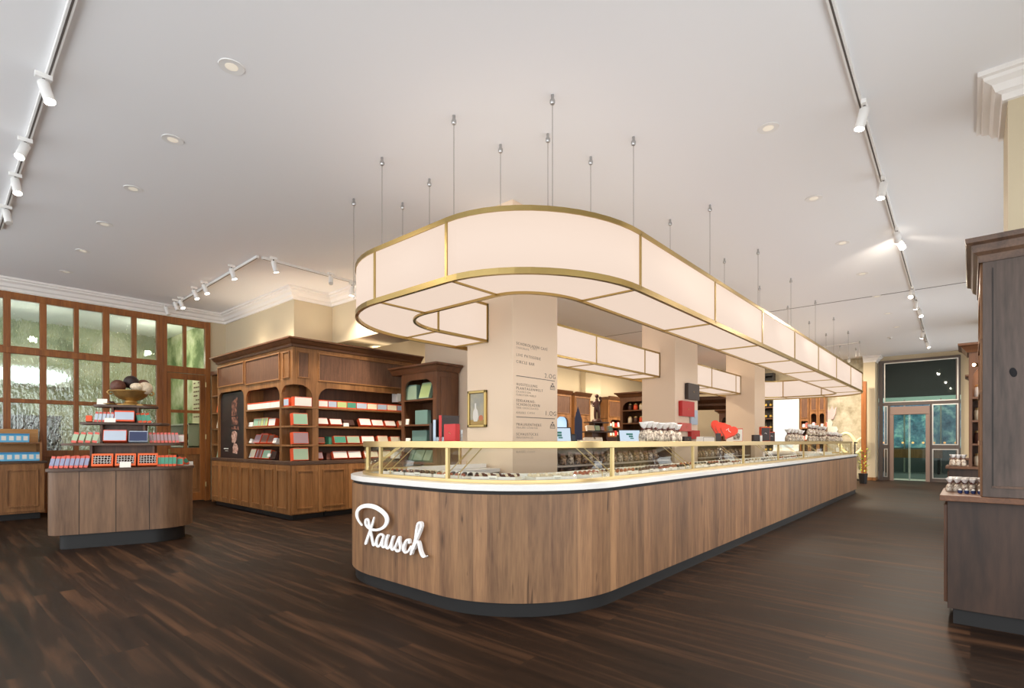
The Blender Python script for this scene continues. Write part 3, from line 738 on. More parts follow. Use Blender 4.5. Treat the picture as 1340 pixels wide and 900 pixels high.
for p in op:
    if not p[2]: continue
    n = inward(p); c = Vector(p[:2])
    q = MB(); q.obox(c, n, .012, .014, .968, 1.2); q.build('post', M['brass2'], gc)
    # slanting rods that carry the top glass
    t = Vector((-n.y, n.x))
    for k in (-.06, .06):
        a = c + t * k + n * .36; e = c + t * k + n * .055
        MB().tube([(a.x, a.y, 1.235), (e.x, e.y, 1.0), (e.x, e.y, .968)], .0045, 6).build('slanted_rod', M['brass2'], gc)
gi = rrect(**inset(GC, .42), n=n_); go = rrect(**inset(GC, .016), n=n_)
MB().ring(upath(inset(GC, .016), 4.44, 14.4, n_), upath(inset(GC, .42), 4.44, 14.4, n_), 1.236, 1.246, False, False).build('top_glass', glass_clear('shelf_glass', '#eef4f0', .04), gc)
MB().ring(upath(inset(GC, .40), 4.44, 14.4, n_), upath(inset(GC, .425), 4.44, 14.4, n_), 1.222, 1.236, False, False).build('rear_rail', M['brass2'], gc)

# trays of pralines on the worktop inside the case
tray_m = mat('#ece7df', .35, name='white_tray')
PR = [M['pralineD'], M['pralineM'], M['pralineW'], M['pralineO']]
def praline_mesh(kind, m):
    q = MB()
    if kind == 0: q.lathe([(.001, 0), (.018, 0), (.019, .008), (.015, .018), (.006, .024), (.001, .025)], 10)
    elif kind == 1: q.box(-.016, .016, -.013, .013, 0, .018); q.box(-.01, .01, -.008, .008, .018, .022)
    else: q.ball((0, 0, .016), .017, 10, 6)
    return q.mesh('praline', m)
pm = [praline_mesh(k, PR[c]) for c in range(4) for k in range(3)]
pn = ['dark domed', 'dark square', 'dark round', 'milk domed', 'milk square', 'milk round', 'white domed', 'white square', 'white round', 'caramel domed', 'caramel square', 'caramel round']
tbase = None; cbase = None
def place_tray(c, n, idx, where, nx, ny, group):
    global tbase, cbase
    t = Vector((-n.y, n.x)); rz = math.atan2(t.y, t.x)
    if n.dot(Vector((-t.y, t.x))) < 0: rz += PI
    loc = (c.x, c.y, .9435)
    if tbase is None:
        tbase = thing('praline_tray', '', 'tray', loc, rz)
        q = MB(); q.box(-.17, .17, -.11, .11, 0, .035); q.build('tray_block', tray_m, tbase, bevel=.004)
        q = MB(); q.box(-.172, .172, -.113, -.105, .01, .042); q.build('front_lip', M['white'], tbase)
        tr = tbase
    else: tr = dup(tbase, loc, (0, 0, rz))
    tr['label'] = f'white praline tray, {where}'; tr['group'] = group
    d0 = Vector((math.cos(rz), math.sin(rz))); d1 = Vector((-math.sin(rz), math.cos(rz)))
    seen = set()
    for j in range(ny):
        kd = RND.randrange(12) if j else (idx * 5) % 12
        for i in range(nx):
            p = c + d0 * (-.14 + .28 * i / max(1, nx - 1)) + d1 * (-.075 + .15 * j / max(1, ny - 1))
            o = bpy.data.objects.new('praline', pm[kd]); COL.objects.link(o); o.location = (p.x, p.y, .979); o.rotation_euler = (0, 0, RND.random())
            tag(o, f'{pn[kd]} chocolate praline on the white tray, {where}', 'praline', f'{pn[kd]} pralines, tray {where}')
    # price card
    e = c - d1 * .118
    if cbase is None:
        cbase = thing('price_card', '', 'price card', (e.x, e.y, .9435), rz)
        q = MB(); q.box(-.035, .035, -.004, 0, 0, .05); q.build('card', M['cardwhite'], cbase)
        q = MB(); q.box(-.025, .025, -.005, -.004, .03, .034); q.box(-.02, .02, -.005, -.004, .018, .021); q.build('print_line', M['slot'], cbase)
        k = cbase
    else: k = dup(cbase, (e.x, e.y, .9435), (0, 0, rz))
    k['label'] = f'small white price card before the tray, {where}'; k['group'] = 'price cards in the glass case'
lt_ = [(Vector((GC['x0'] + .2, y)), Vector((1, 0))) for y in (3.85, 3.48, 3.11)]
for i, (c, n) in enumerate(lt_): place_tray(c, n, i, f'{ORD[i]} along the short end of the counter', 5, 3, 'praline trays in the glass case')
for i, a in enumerate((206, 243)):
    cx = GC['x0'] + GC['rx'] + (GC['rx'] - .2) * math.cos(math.radians(a)); cy = GC['y0'] + GC['rf'] + (GC['rf'] - .2) * math.sin(math.radians(a))
    n = Vector((-math.cos(math.radians(a)), -math.sin(math.radians(a))))
    place_tray(Vector((cx, cy)), n, i + 3, f'{ORD[i]} around the rounded counter corner', 5, 3, 'praline trays in the glass case')
for i in range(18):
    x = 3.75 + .42 * i
    nx, ny = (5, 3) if i < 5 else ((4, 2) if i < 9 else (3, 1))
    place_tray(Vector((x, GC['y0'] + .2)), Vector((0, 1)), i + 6, f'{ORD[i]} along the straight counter front', nx, ny, 'praline trays in the glass case')
# pale risers at the back of the case
q = MB().ring(upath(inset(GC, .40), 4.44, 14.4, n_), upath(inset(GC, .46), 4.44, 14.4, n_), .944, .99, False, False)
o = q.build('case_upstand', M['white']); tag(o, 'low white upstand behind the praline trays', 'upstand')
# ================================================================ display table with tiers (front, by the partition)
def product(name, label, cat, group, w, d, h, body, face, loc, rz=0, tilt=0, mode='panel', roll=0, win=None, fixed={}):
    """a carton: body with a printed panel or a sleeve; stands on its rear edge, front towards -y"""
    key = (name, w, d, h, body.name, face.name if face else '', mode)
    if key not in fixed:
        bmesh_ = MB().box(-w / 2, w / 2, -d, 0, 0, h).mesh(name, body)
        q = MB(); e = .0015
        if face is None: fm = None
        elif mode == 'panel': fm = q.box(-w * .475, w * .475, -d - e, -d, h * .05, h * .93).box(-w * .46, w * .46, -d, -e - .001, h, h + e).mesh('printed_panel', face)
        elif mode == 'wide': fm = q.box(-w * .5 + .004, w * .5 - .004, -d - e, -d, h * .14, h * .86).mesh('printed_panel', face)
        elif mode == 'sleeve': fm = q.box(-w / 2 - e, w / 2 + e, -d - e, e, h * .2, h * .8).mesh('sleeve', face)
        elif mode == 'top': fm = q.box(-w / 2 - e, w / 2 + e, -d - e, e, h * .84, h + e).mesh('carton_lid', face)
        elif mode == 'full': fm = q.box(-w / 2, w / 2, -d - e, -d, 0.002, h - .002).mesh('printed_panel', face)
        elif mode == 'window': fm = q.box(-w * .42, w * .42, -d - e, -d, h * .16, h * .84).mesh('clear_window', face)
        fixed[key] = (bmesh_, fm)
    bm_, fm = fixed[key]
    o = bpy.data.objects.new(name, bm_); COL.objects.link(o); o.location = loc; o.rotation_euler = (-tilt, roll, rz)
    tag(o, label, cat, group)
    if fm:
        c = bpy.data.objects.new(fm.name, fm); COL.objects.link(c); c.parent = o
    return o
def card(label, loc, rz, w=.09, h=.055, tilt=.35, group='blank price cards'):
    t = thing('price_card', label, 'price card', loc, rz, group)
    q = MB().box(-w / 2, w / 2, -.002, 0, 0, h); o = q.build('card', M['cardwhite'], t); o.rotation_euler = (-tilt, 0, 0)
    q = MB().box(-w / 4, w / 4, .0, .035, 0, .004); q.build('card_foot', M['cardwhite'], t)
    return t
TO = Vector((.99, 7.90)); TA = math.radians(-18.65)
TU = Vector((math.cos(TA), math.sin(TA))); TV = Vector((-TU.y, TU.x))
def TP(u, v, z): p = TO + TU * u + TV * v; return (p.x, p.y, z)
def dshape(u0, u1, v0, v1, rl, rr, n=10):
    p = arc(u1 - rr, v0 + rr, rr, rr, 270, 360, n) + arc(u1 - rr, v1 - rr, rr, rr, 0, 90, n) + arc(u0 + rl, v1 - rl, rl, rl, 90, 180, 6) + arc(u0 + rl, v0 + rl, rl, rl, 180, 270, 6)
    return p
tb = thing('display_table', 'rounded oak display table with three stacked dark shelves of chocolate', 'display table', (TO.x, TO.y, 0), TA)
MB().prism(dshape(0, 1.42, 0, .8, .12, .4), .17, .9).build('table_body', M['tableoak'], tb, smooth=30)
q = MB()
for u in (.3, .645, .975): q.box(u - .0025, u + .0025, -.003, .01, .17, .9)
q.build('board_joint', M['darkgap'], tb)
MB().prism(dshape(.1, 1.33, .045, .75, .1, .36), 0, .17).build('plinth', M['black'], tb, smooth=30)
MB().prism(dshape(-.02, 1.44, -.02, .82, .12, .42), .9, .935).build('lower_shelf', M['smokedh'], tb, bevel=.004, smooth=30)
SH = [(1.2, .1, 1.32, .12, .68), (1.455, .26, 1.16, .19, .61), (1.675, .38, 1.04, .25, .55)]
for z, u0, u1, v0, v1 in SH: MB().prism(dshape(u0, u1, v0, v1, .1, .16), z, z + .028).build('tier_shelf', M['smokedh'], tb, bevel=.003, smooth=30)
zz = [(.935, 1.2, .38, 1.0, .2, .6), (1.228, 1.455, .47, .9, .26, .54), (1.483, 1.675, .57, .83, .32, .5)]
for z0, z1, u0, u1, v0, v1 in zz:
    MB().box(u0, u1, v0 + .16, v0 + .19, z0, z1).build('back_panel', M['walnut'], tb)
    for u in (u0, u1): MB().box(u - .012, u + .012, v0, v1, z0, z1).build('upright', M['walnut'], tb)
# contents ------------------------------------------------------------
bar = 'chocolate_bar'
def bars(n, u0, du, v, z, body, face, desc, place, group, h=.105, w=.042, tilt=.45, roll=.12):
    for i in range(n):
        product(bar, f'{ORD[i]} {desc} from the left on the {place}' if n > 1 else f'{desc} on the {place}', 'chocolate bar', group, w, .016, h, body, face, TP(u0 + du * i, v, z + .001), TA, tilt, 'sleeve', roll)
bars(8, .03, .045, .09, .935, M['coral'], M['lilac'], 'leaning lilac and coral bar', 'display table top', 'lilac bars on the display table', .15, .034)
for i in range(6): product('chocolate_box', f'{ORD[i]} small orange box behind the lilac bars', 'box', 'orange boxes behind the lilac bars', .05, .06, .13 + .012 * (i % 2), M['orange2'], M['orange'], TP(.1 + .045 * i, .3, .936), TA, .1)
honey = mottled('honeycomb_window', '#2a1d1a', '#b3aaa6', scale=60, p0=.45, p1=.62, rough=.25)
hn = newmat('honeycomb_print'); 
def honeycomb():
    m, nt, b_ = hn; N = nt.nodes.new; L = nt.links.new
    tc = N('ShaderNodeTexCoord'); v = N('ShaderNodeTexVoronoi'); v.feature = 'DISTANCE_TO_EDGE'; v.inputs['Scale'].default_value = 34; v.inputs['Randomness'].default_value = .25
    L(tc.outputs['Object'], v.inputs['Vector']); r = N('ShaderNodeValToRGB'); r.color_ramp.elements[0].position = .05; r.color_ramp.elements[1].position = .12
    r.color_ramp.elements[0].color = lin('#cfc8c4'); r.color_ramp.elements[1].color = lin('#2b1c18'); L(v.outputs['Distance'], r.inputs['Fac']); L(r.outputs[0], b_.inputs['Base Color']); b_.inputs['Roughness'].default_value = .2
    return m
hm = honeycomb()
for i in range(3):
    product('praline_box', ['orange gift box with honeycomb window beside the lilac bars', 'orange gift box with honeycomb window behind the price card', 'orange gift box with honeycomb window beside the green bars'][i], 'box', 'orange honeycomb boxes', .205, .06, .155, M['orange2'], hm, TP(.5 + .225 * i, .14, .937), TA, .35, 'window')
card('white price card before the middle honeycomb box', TP(.73, .035, .936), TA, .11, .07)
bars(5, 1.06, .042, .12, .935, M['orange'], M['teal'], 'upright green and orange bar', 'display table top', 'green bars on the display table', .14, .036, .2, .02)
product('chocolate_box', 'green carton after the upright green bars', 'box', None, .07, .05, .1, M['orange'], M['teal'], TP(1.29, .2, .937), TA - .1, .15, 'wide')
product(bar, 'green bar leaning to the side at the rounded table end', 'chocolate bar', None, .04, .016, .12, M['orange'], M['teal'], TP(1.33, .3, .95), TA, .3, 'sleeve', -.6)
product(bar, 'second green bar leaning at the rounded table end', 'chocolate bar', None, .04, .016, .1, M['orange'], M['green'], TP(1.37, .36, .95), TA, .3, 'sleeve', -.5)
card('tiny white card at the rounded end of the display table', TP(1.4, .42, .936), TA, .05, .05)
t = thing('ribbon_box', 'small orange box tied with a black ribbon behind the green bars', 'box', TP(1.2, .6, .936), TA)
MB().box(-.05, .05, -.05, .05, 0, .1).build('carton', M['orange'], t, bevel=.003)
q = MB(); q.tube([(-.01, 0, .1), (-.05, 0, .13), (-.06, 0, .11), (0, 0, .105), (.06, 0, .12), (.05, 0, .14), (.01, 0, .1)], .006); q.box(-.052, .052, -.008, .008, 0, .102); q.build('ribbon', M['black'], t)
# second tier
z = 1.229
bars(4, .22, .065, .17, z, M['coral'], M['sage'], 'leaning sage and coral bar', 'middle lower tier', 'sage bars on the display table', .14, .045, .45, .18)
product('chocolate_box', 'pale blue gift box with orange edges on the second tier', 'box', None, .23, .09, .14, M['orange'], M['paleblue'], TP(.62, .19, z + .001), TA, .3)
product('chocolate_box', 'navy gift box with a landscape print on the second tier', 'box', None, .19, .07, .135, M['paleblue'], M['navy'], TP(.85, .19, z + .001), TA, .3)
bars(8, .98, .04, .2, z, M['coral'], M['mauve'], 'leaning mauve and coral bar', 'middle lower tier', 'mauve bars on the display table', .14, .03, .4, -.12)
product('chocolate_box', 'white carton after the mauve bars on the second tier', 'box', None, .07, .04, .1, M['coral'], M['cardwhite'], TP(1.29, .3, z + .001), TA, .3)
# third tier
z = 1.484
product('chocolate_box', 'small orange carton at the tip of the third tier', 'box', None, .06, .05, .07, M['orange2'], M['orange'], TP(.35, .3, z + .001), TA, .2)
bars(6, .415, .038, .26, z, M['coral'], M['paleblue'], 'pale blue and coral bar', 'narrow upper tier', 'pale blue bars on the display table', .13, .027, .3, .08)
card('white price card before the pale blue bars', TP(.56, .21, z + .001), TA, .11, .055)
product('chocolate_box', 'wide pale blue carton in the middle of the upper tier', 'box', None, .2, .08, .135, M['orange'], M['paleblue'], TP(.7, .3, z + .001), TA, .2, 'wide')
bars(3, .86, .048, .29, z, M['orange'], M['teal'], 'green and orange bar', 'narrow upper tier', 'green bars on the upper tier', .13, .04, .25, -.25)
# top tier: cards, tray and footed bowl of giant pralines
z = 1.704
card('blank white card at the edge of the topmost table tier', TP(.47, .3, z), TA, .1, .075)
t = thing('chocolate_dish', 'flat dish of dark chocolates beside the footed bowl', 'dish', TP(.53, .36, z), TA)
MB().lathe([(.06, 0), (.075, .012), (.075, .018), (.06, .012), (.001, .01)], 20).build('dish', M['bronze'], t, smooth=True)
q = MB()
for i in range(7): q.ball((.04 * math.cos(i), .04 * math.sin(i), .03), .02, 8, 5)
q.build('chocolate_shell', M['choc'], t)
bw = thing('footed_bowl', 'antique gold footed bowl on top of the display table', 'bowl', TP(.75, .4, z), TA)
flute = lambda a, z_: 1 + .035 * math.cos(16 * a) * (1 if .07 < z_ < .17 else 0)
MB().lathe([(.001, 0), (.11, 0), (.115, .012), (.075, .03), (.06, .055), (.062, .062), (.12, .085), (.165, .125), (.18, .165), (.205, .178), (.205, .187), (.175, .18), (.15, .13), (.001, .1)], 48, wob=flute).build('bowl', M['bronze'], bw, smooth=True)
q = MB(); q.box(-.13, .13, -.09, .09, -.0, .012); q.build('foot_plate', M['bronze'], bw)
for s in (-1, 1):
    q = MB(); q.tube([(s * .19, 0, .15), (s * .225, 0, .14), (s * .24, 0, .165), (s * .225, 0, .185), (s * .2, 0, .178)], .011, 8); q.build('handle', M['bronze'], bw, smooth=True)
for (u, v, h, r, m, lb_, sq) in ((-.125, -.06, .235, .082, 'pralineM', 'rough brown giant truffle at the bowl rim', 1), (.0, .03, .30, .085, 'pralineD', 'dark patterned giant truffle topping the bowl', 1), (.125, .05, .27, .075, 'pralineM', 'brown nutty giant truffle at the back of the bowl', 1),
                              (.07, -.1, .235, .072, 'pralineW', 'pale striped giant truffle lying at the front of the bowl', .7), (.155, -.05, .225, .08, 'pralineW', 'white nutty giant truffle at the bowl rim', 1)):
    p = TP(.75 + u, .4 + v, z + h)
    o = MB().ball((0, 0, 0), r, 20, 12, (1, 1, sq)).build('giant_truffle', mat({'pralineM': '#5a3120', 'pralineD': '#2a1712', 'pralineW': '#d9c8ad'}[m], .5, noise=.5, nscale=45), smooth=True); o.location = p
    tag(o, lb_, 'truffle', 'giant truffles in the footed bowl')

# ================================================================ low cabinet with hutch by the partition
YC = 11.4
lc = thing('base_cabinet', 'oak cabinet with panelled doors standing before the rippled partition', 'cabinet', (0, YC, 0))
xr = at_y(58.5, YC).x
MB().box(-1.6, xr, 0, .72, .1, .9).build('carcass', M['oak'], lc)
MB().box(-1.6, xr - .05, .06, .68, 0, .1).build('plinth', M['black'], lc)
MB().box(-1.62, xr + .03, -.03, .74, .9, .935).build('worktop', M['smokedh'], lc, bevel=.004)
def door(parent, x0, x1, z0, z1, y=0, m=None, mm=None, w=.045, knob=False, ins=.06):
    d = MB().box(x0, x1, y - .018, y - .001, z0, z1).build('door', m or M['oak'], parent, bevel=.002)
    q = MB(); a0, a1, c0, c1 = x0 + ins, x1 - ins, z0 + ins, z1 - ins; t = .022
    for r in ((a0, a1, c0, c0 + t), (a0, a1, c1 - t, c1), (a0, a0 + t, c0 + t, c1 - t), (a1 - t, a1, c0 + t, c1 - t)): q.box(r[0], r[1], y - .038, y - .018, r[2], r[3])
    q.build('moulding_frame', mm or M['oak'], d)
    return d
for i in range(5): door(lc, xr - .545 * (i + 1) + .006, xr - .545 * i - .006, .13, .88, ins=.075)
ht = thing('hutch_shelf', 'low oak hutch holding light blue tins on the cabinet', 'shelf', (0, YC, .936))
hz = .28
MB().box(-1.6, xr - .03, .42, .45, 0, .52).build('back_panel', wood('light_oak', '#a8743f', '#cf9a5c', 'X', 6, 10), ht)
MB().box(-1.6, xr - .03, .02, .42, hz, hz + .02).build('shelf_board', M['oak'], ht)
MB().box(xr - .055, xr - .03, .02, .42, 0, hz).build('side_panel', M['oak'], ht)
def tin(label, loc, tilt=0, first={}):
    if not first:
        t = thing('chocolate_tin', label, 'tin', loc, 0, 'light blue tins on the hutch'); first['t'] = t
        MB().box(-.045, .045, -.09, 0, 0, .13).build('tin_body', M['skyblue'], t, bevel=.004)
        MB().box(-.047, .047, -.092, .002, .112, .14).build('lid', mat('#3f94c9', .45), t, bevel=.003)
        MB().box(-.027, .027, -.0915, -.09, .03, .1).build('paper_label', M['cardwhite'], t)
        return t
    return dup(first['t'], loc, (-tilt, 0, 0), label)
for i, px in enumerate((32.5, 23.5, 14, 4, -6, -16)): tin(f'{ORD[i]} light blue tin from the edge, standing on the hutch shelf', (at_y(px, YC + .2).x, YC + .2, .936 + hz + .021))
for i, px in enumerate((49, 40, 31, 21.5, 11.5, 1, -9)): tin(f'{ORD[i]} light blue tin from the edge, standing under the hutch shelf', (at_y(px, YC + .16).x, YC + .16, .937))
# ================================================================ corner cabinets (island), front planes x = 3.92 / y = 8.05
def face_frame(w, z0, z1, sl, sr, zo, r, archl=True, archr=True):
    p = [(0, z0), (0, z1), (w, z1), (w, z0)]
    if archr: p += [(w - sr, z0)] + [(w - sr - r + r * math.cos(a), zo - r + r * math.sin(a)) for a in [PI / 2 * i / 8 for i in range(9)]]
    elif sr == 0: p[-1] = (w, zo)
    else: p += [(w - sr, z0), (w - sr, zo)]
    if archl: p += [(sl + r - r * math.cos(a), zo - r + r * math.sin(a)) for a in [PI / 2 * i / 8 for i in range(8, -1, -1)]] + [(sl, z0)]
    elif sl == 0: p[0] = (0, zo)
    else: p += [(sl, zo), (sl, z0)]
    out = []
    for q in p:
        if not out or math.dist(q, out[-1]) > 1e-5: out.append(q)
    if math.dist(out[0], out[-1]) < 1e-5: out.pop()
    return out
ZC, ZS = .935, [1.2, 1.505, 1.815]      # worktop and shelf tops
def mould_rect(q, x0, x1, z0, z1, y, t=.02, d=.016):
    for r in ((x0, x1, z0, z0 + t), (x0, x1, z1 - t, z1), (x0, x0 + t, z0 + t, z1 - t), (x1 - t, x1, z0 + t, z1 - t)): q.box(r[0], r[1], y - d, y, r[2], r[3])
def shelf_bay(name, label, loc, rz, w, sl, sr, zo=2.16, r=.17, depth=.32, archl=True, archr=True, shelves=ZS, zt=2.76, wd='oak', wh='oakh', group=None, panel=True, z0=ZC, backm='oakdark', sides=(1, 1)):
    t = thing(name, label, 'shelf cabinet', (loc[0], loc[1], 0), rz, group)
    MB().prism_uz(face_frame(w, z0, zt, sl, sr, zo, r, archl, archr), 0, .035).build('face_frame', M[wd], t)
    if panel:
        q = MB().box(max(.05, sl * .6), w - max(.05, sr * .6), -.004, .0, zo + .12, zt - .07); hp = q.build('header_panel', M['oakdark' if wd != 'oak' else 'oakpanel'], t)
        q = MB(); mould_rect(q, max(.03, sl * .5), w - max(.03, sr * .5), zo + .1, zt - .05, -.0, .024, .02); q.build('moulding_frame', M[wh], hp, bevel=.004)
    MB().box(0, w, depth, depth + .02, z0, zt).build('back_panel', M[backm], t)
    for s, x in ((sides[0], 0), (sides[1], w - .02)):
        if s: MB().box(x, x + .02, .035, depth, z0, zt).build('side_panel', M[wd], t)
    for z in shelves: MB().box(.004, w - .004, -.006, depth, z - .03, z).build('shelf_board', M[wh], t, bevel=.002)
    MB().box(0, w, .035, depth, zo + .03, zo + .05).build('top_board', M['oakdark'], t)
    return t
M['oakpanel'] = wood('oak_veneer_panel', '#4d3120', '#74503a', axis='Z', grain=26, stretch=10, rough=.5)
XF, YF = 3.97, 8.1
# left run: local x runs from y = 11.2 towards the corner
yl = [11.2, 9.91, 8.5]
# poster bay
t = shelf_bay('poster_cabinet', 'oak cabinet bay filled by a tall dark advertising poster', (XF, yl[0]), -PI / 2, yl[0] - yl[1], .05, .05, archl=True, archr=True, r=.16, shelves=[], zo=2.2)
po = thing('wall_poster', 'dark brown poster of stacked chocolate pieces in the arched cabinet bay', 'poster', (XF + .012, yl[0] - .02, ZC), -PI / 2)
w_ = yl[0] - yl[1] - .04
MB().prism_uz([(.03, .0), (w_ - .03, .0), (w_ - .03, 1.08)] + [(w_ - .03 - .16 + .16 * math.cos(a), 1.08 + .16 * math.sin(a)) for a in [PI / 2 * i / 6 for i in range(1, 7)]] + [(.19 - .16 * math.sin(a), 1.08 + .16 * math.cos(a)) for a in [PI / 2 * i / 6 for i in range(7)]], .024, .03).build('poster_sheet', mottled('poster_brown', '#1c1416', '#3a2520', scale=1.3, p0=.35, p1=.75, rough=.45), po)
q = MB(); cx = w_ * .57
pc = [(cx - .13, .78, cx + .12, 1.12), (cx - .13, .58, cx + .13, .8), (cx - .18, .5, cx + .2, .6)]
q.prism_uz([(cx - .14, .8), (cx + .1, .8), (cx + .13, 1.14), (cx - .12, 1.06)], .02, .024)
q.prism_uz([(cx - .12, .64), (cx + .16, .62), (cx + .15, .78), (cx - .13, .78)], .02, .024)
q.prism_uz([(cx - .17, .55), (cx + .2, .53), (cx + .17, .6), (cx - .14, .61)], .019, .024)
q.build('chocolate_print', mottled('print_chocolate', '#2c1814', '#a8705a', scale=14, p0=.4, p1=.7), po)
q = MB()
q.prism_uz([(cx - .12, .3), (cx + .02, .28), (cx + .1, .36), (cx + .12, .47), (cx + .02, .52), (cx - .1, .5), (cx - .14, .42)], .02, .024)
q.prism_uz([(cx - .08, .1), (cx + .12, .08), (cx + .17, .17), (cx + .1, .27), (cx - .02, .28), (cx - .08, .2)], .02, .024)
q.build('praline_print', mottled('print_praline', '#7a4a3c', '#e0b9a6', scale=18, p0=.35, p1=.65), po)
q = MB(); q.box(.2, .42, .021, .024, .17, .185); q.box(.26, .4, .021, .024, .13, .137); q.build('caption_print', M['cardwhite'], po)
# shelf bay of the left run
shelf_bay('shelf_cabinet', 'oak shelf bay beside the dark poster, with small cartons on four levels', (XF, yl[1]), -PI / 2, yl[1] - yl[2], .04, .05)
# corner bay, open round the corner: two half frames
cb = thing('corner_shelf_cabinet', 'open oak corner bay with large green gift boxes', 'shelf cabinet', (0, 0, 0))
wl = yl[2] - YF
o = MB().prism_uz(face_frame(wl, ZC, 2.76, .0, 0, 2.16, .2, True, False), 0, .035).build('face_frame', M['oak'], cb); o.location = (XF, yl[2], 0); o.rotation_euler = (0, 0, -PI / 2)
q = MB(); mould_rect(q, .08, wl - .09, 2.27, 2.7, 0); m_ = q.build('moulding_frame', M['oak'], o, bevel=.004)
wr = .40
o = MB().prism_uz(face_frame(wr - .0355, ZC, 2.76, 0, .065, 2.16, .2, False, True), 0, .035).build('face_frame', M['oak'], cb); o.location = (XF + .0355, YF, 0)
q = MB(); mould_rect(q, .045, wr - .155, 2.27, 2.7, 0); q.build('moulding_frame', M['oak'], o, bevel=.004)
MB().box(.066, wr - .176, -.003, 0, 2.291, 2.679).build('header_panel', M['oakpanel'], o)
for z in ZS: MB().box(XF - .006, XF + wr, YF - .006, yl[2] - .005, z - .03, z).build('shelf_board', M['oakh'], cb, bevel=.002)
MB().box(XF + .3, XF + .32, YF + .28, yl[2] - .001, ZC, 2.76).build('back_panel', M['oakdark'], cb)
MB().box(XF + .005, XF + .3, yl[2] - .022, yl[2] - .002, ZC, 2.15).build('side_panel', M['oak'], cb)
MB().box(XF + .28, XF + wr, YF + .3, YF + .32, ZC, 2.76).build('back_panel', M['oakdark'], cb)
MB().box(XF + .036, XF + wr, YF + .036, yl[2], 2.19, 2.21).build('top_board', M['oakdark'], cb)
MB().box(XF + wr - .02, XF + wr, YF + .036, YF + .3, ZC, 2.76).build('side_panel', M['oak'], cb)
# wide bay facing the counter
XW = XF + wr
shelf_bay('wide_shelf_cabinet', 'wide oak shelf bay facing the counter with rows of gift boxes', (XW, YF), 0, 2.15, .04, .06, r=.2, zo=2.14)
# base cabinets
bl = thing('base_cabinet', 'long oak base cabinet of narrow panelled doors under the poster bay', 'cabinet', (3.92, 11.32, 0), -PI / 2)
LB = 11.32 - 8.05
MB().box(0, LB - .001, 0, .575, .085, .875).build('carcass', M['oak'], bl)
MB().box(.04, LB - .05, .05, .575, 0, .085).build('plinth', M['black'], bl)
yb_ = [11.32, 10.85, 10.41, 9.95, 9.49, 9.02, 8.55, 8.05]
for a, c in zip(yb_, yb_[1:]): door(bl, 11.32 - a + .004, 11.32 - c - .004, .1, .865, ins=.07)
br_ = thing('base_cabinet', 'oak base cabinet of broad panelled doors under the wide shelf bay', 'cabinet', (3.92, 8.05, 0), 0)
MB().box(.601, 2.62, 0, .5, .085, .875).build('carcass', M['oak'], br_)
MB().box(.601, 2.6, .05, .5, 0, .085).build('plinth', M['black'], br_)
xb_ = [0, .445, 1.0, 1.65, 2.3]
for a, c in zip(xb_, xb_[1:]): door(br_, a + .004, c - .004, .1, .865, ins=.075)
q = MB().prism([(3.9, 11.34), (3.9, 8.03), (6.56, 8.03), (6.56, 8.54), (4.48, 8.54), (4.48, 11.34)], .877, .933)
wk = q.build('dark_worktop', M['smokedh'], bevel=.004); tag(wk, 'thin dark worktop on the corner base cabinets', 'worktop')
CROWN = [(0, 2.762), (0, 2.9), (.11, 2.9), (.11, 2.875), (.085, 2.865), (.055, 2.82), (.03, 2.8), (.02, 2.762)]
q = MB().sweep([(4.6, 11.2), (XF, 11.2), (XF, YF), (6.54, YF)], CROWN); q.prism([(XF, 11.2), (XF, YF), (6.54, YF), (6.54, 8.5), (4.45, 8.5), (4.45, 11.2)], 2.762, 2.88)
o = q.build('cabinet_cornice', M['walnuth'], bevel=0); tag(o, 'dark stepped cornice crowning the corner cabinets', 'cornice')
# narrow shelf tower past the poster bay
t = thing('narrow_shelf_tower', 'narrow oak shelf tower half hidden beyond the poster bay', 'shelf cabinet', (4.1, 11.9, 0), -PI / 2)
MB().box(0, .45, .3, .32, .0, 2.62).build('back_panel', M['oakdark'], t)
for x in (0, .43): MB().box(x, x + .02, 0, .3, 0, 2.62).build('side_panel', M['oak'], t)
for z in (.9, 1.2, 1.52, 1.84, 2.2): MB().box(.02, .43, 0, .3, z - .03, z).build('shelf_board', M['oakh'], t)
MB().box(-.0, .45, -.02, .32, 2.62, 2.7).build('crown', M['walnuth'], t)
MB().box(.02, .43, -.005, .0, .1, .87).build('door', M['oak'], t)
for i, z in enumerate((.9, 1.52, 1.84)):
    product('chocolate_box', ['mint green box at the foot of the narrow tower', 'white box on the middle board of the narrow tower', 'small orange box high on the narrow tower'][i], 'box', None, .14, .08, .16, [M['mint'], M['cardwhite'], M['orange']][i], [M['sage'], M['creamcard'], M['orange2']][i], (4.22, 11.68, z + .001), -PI / 2, .15)

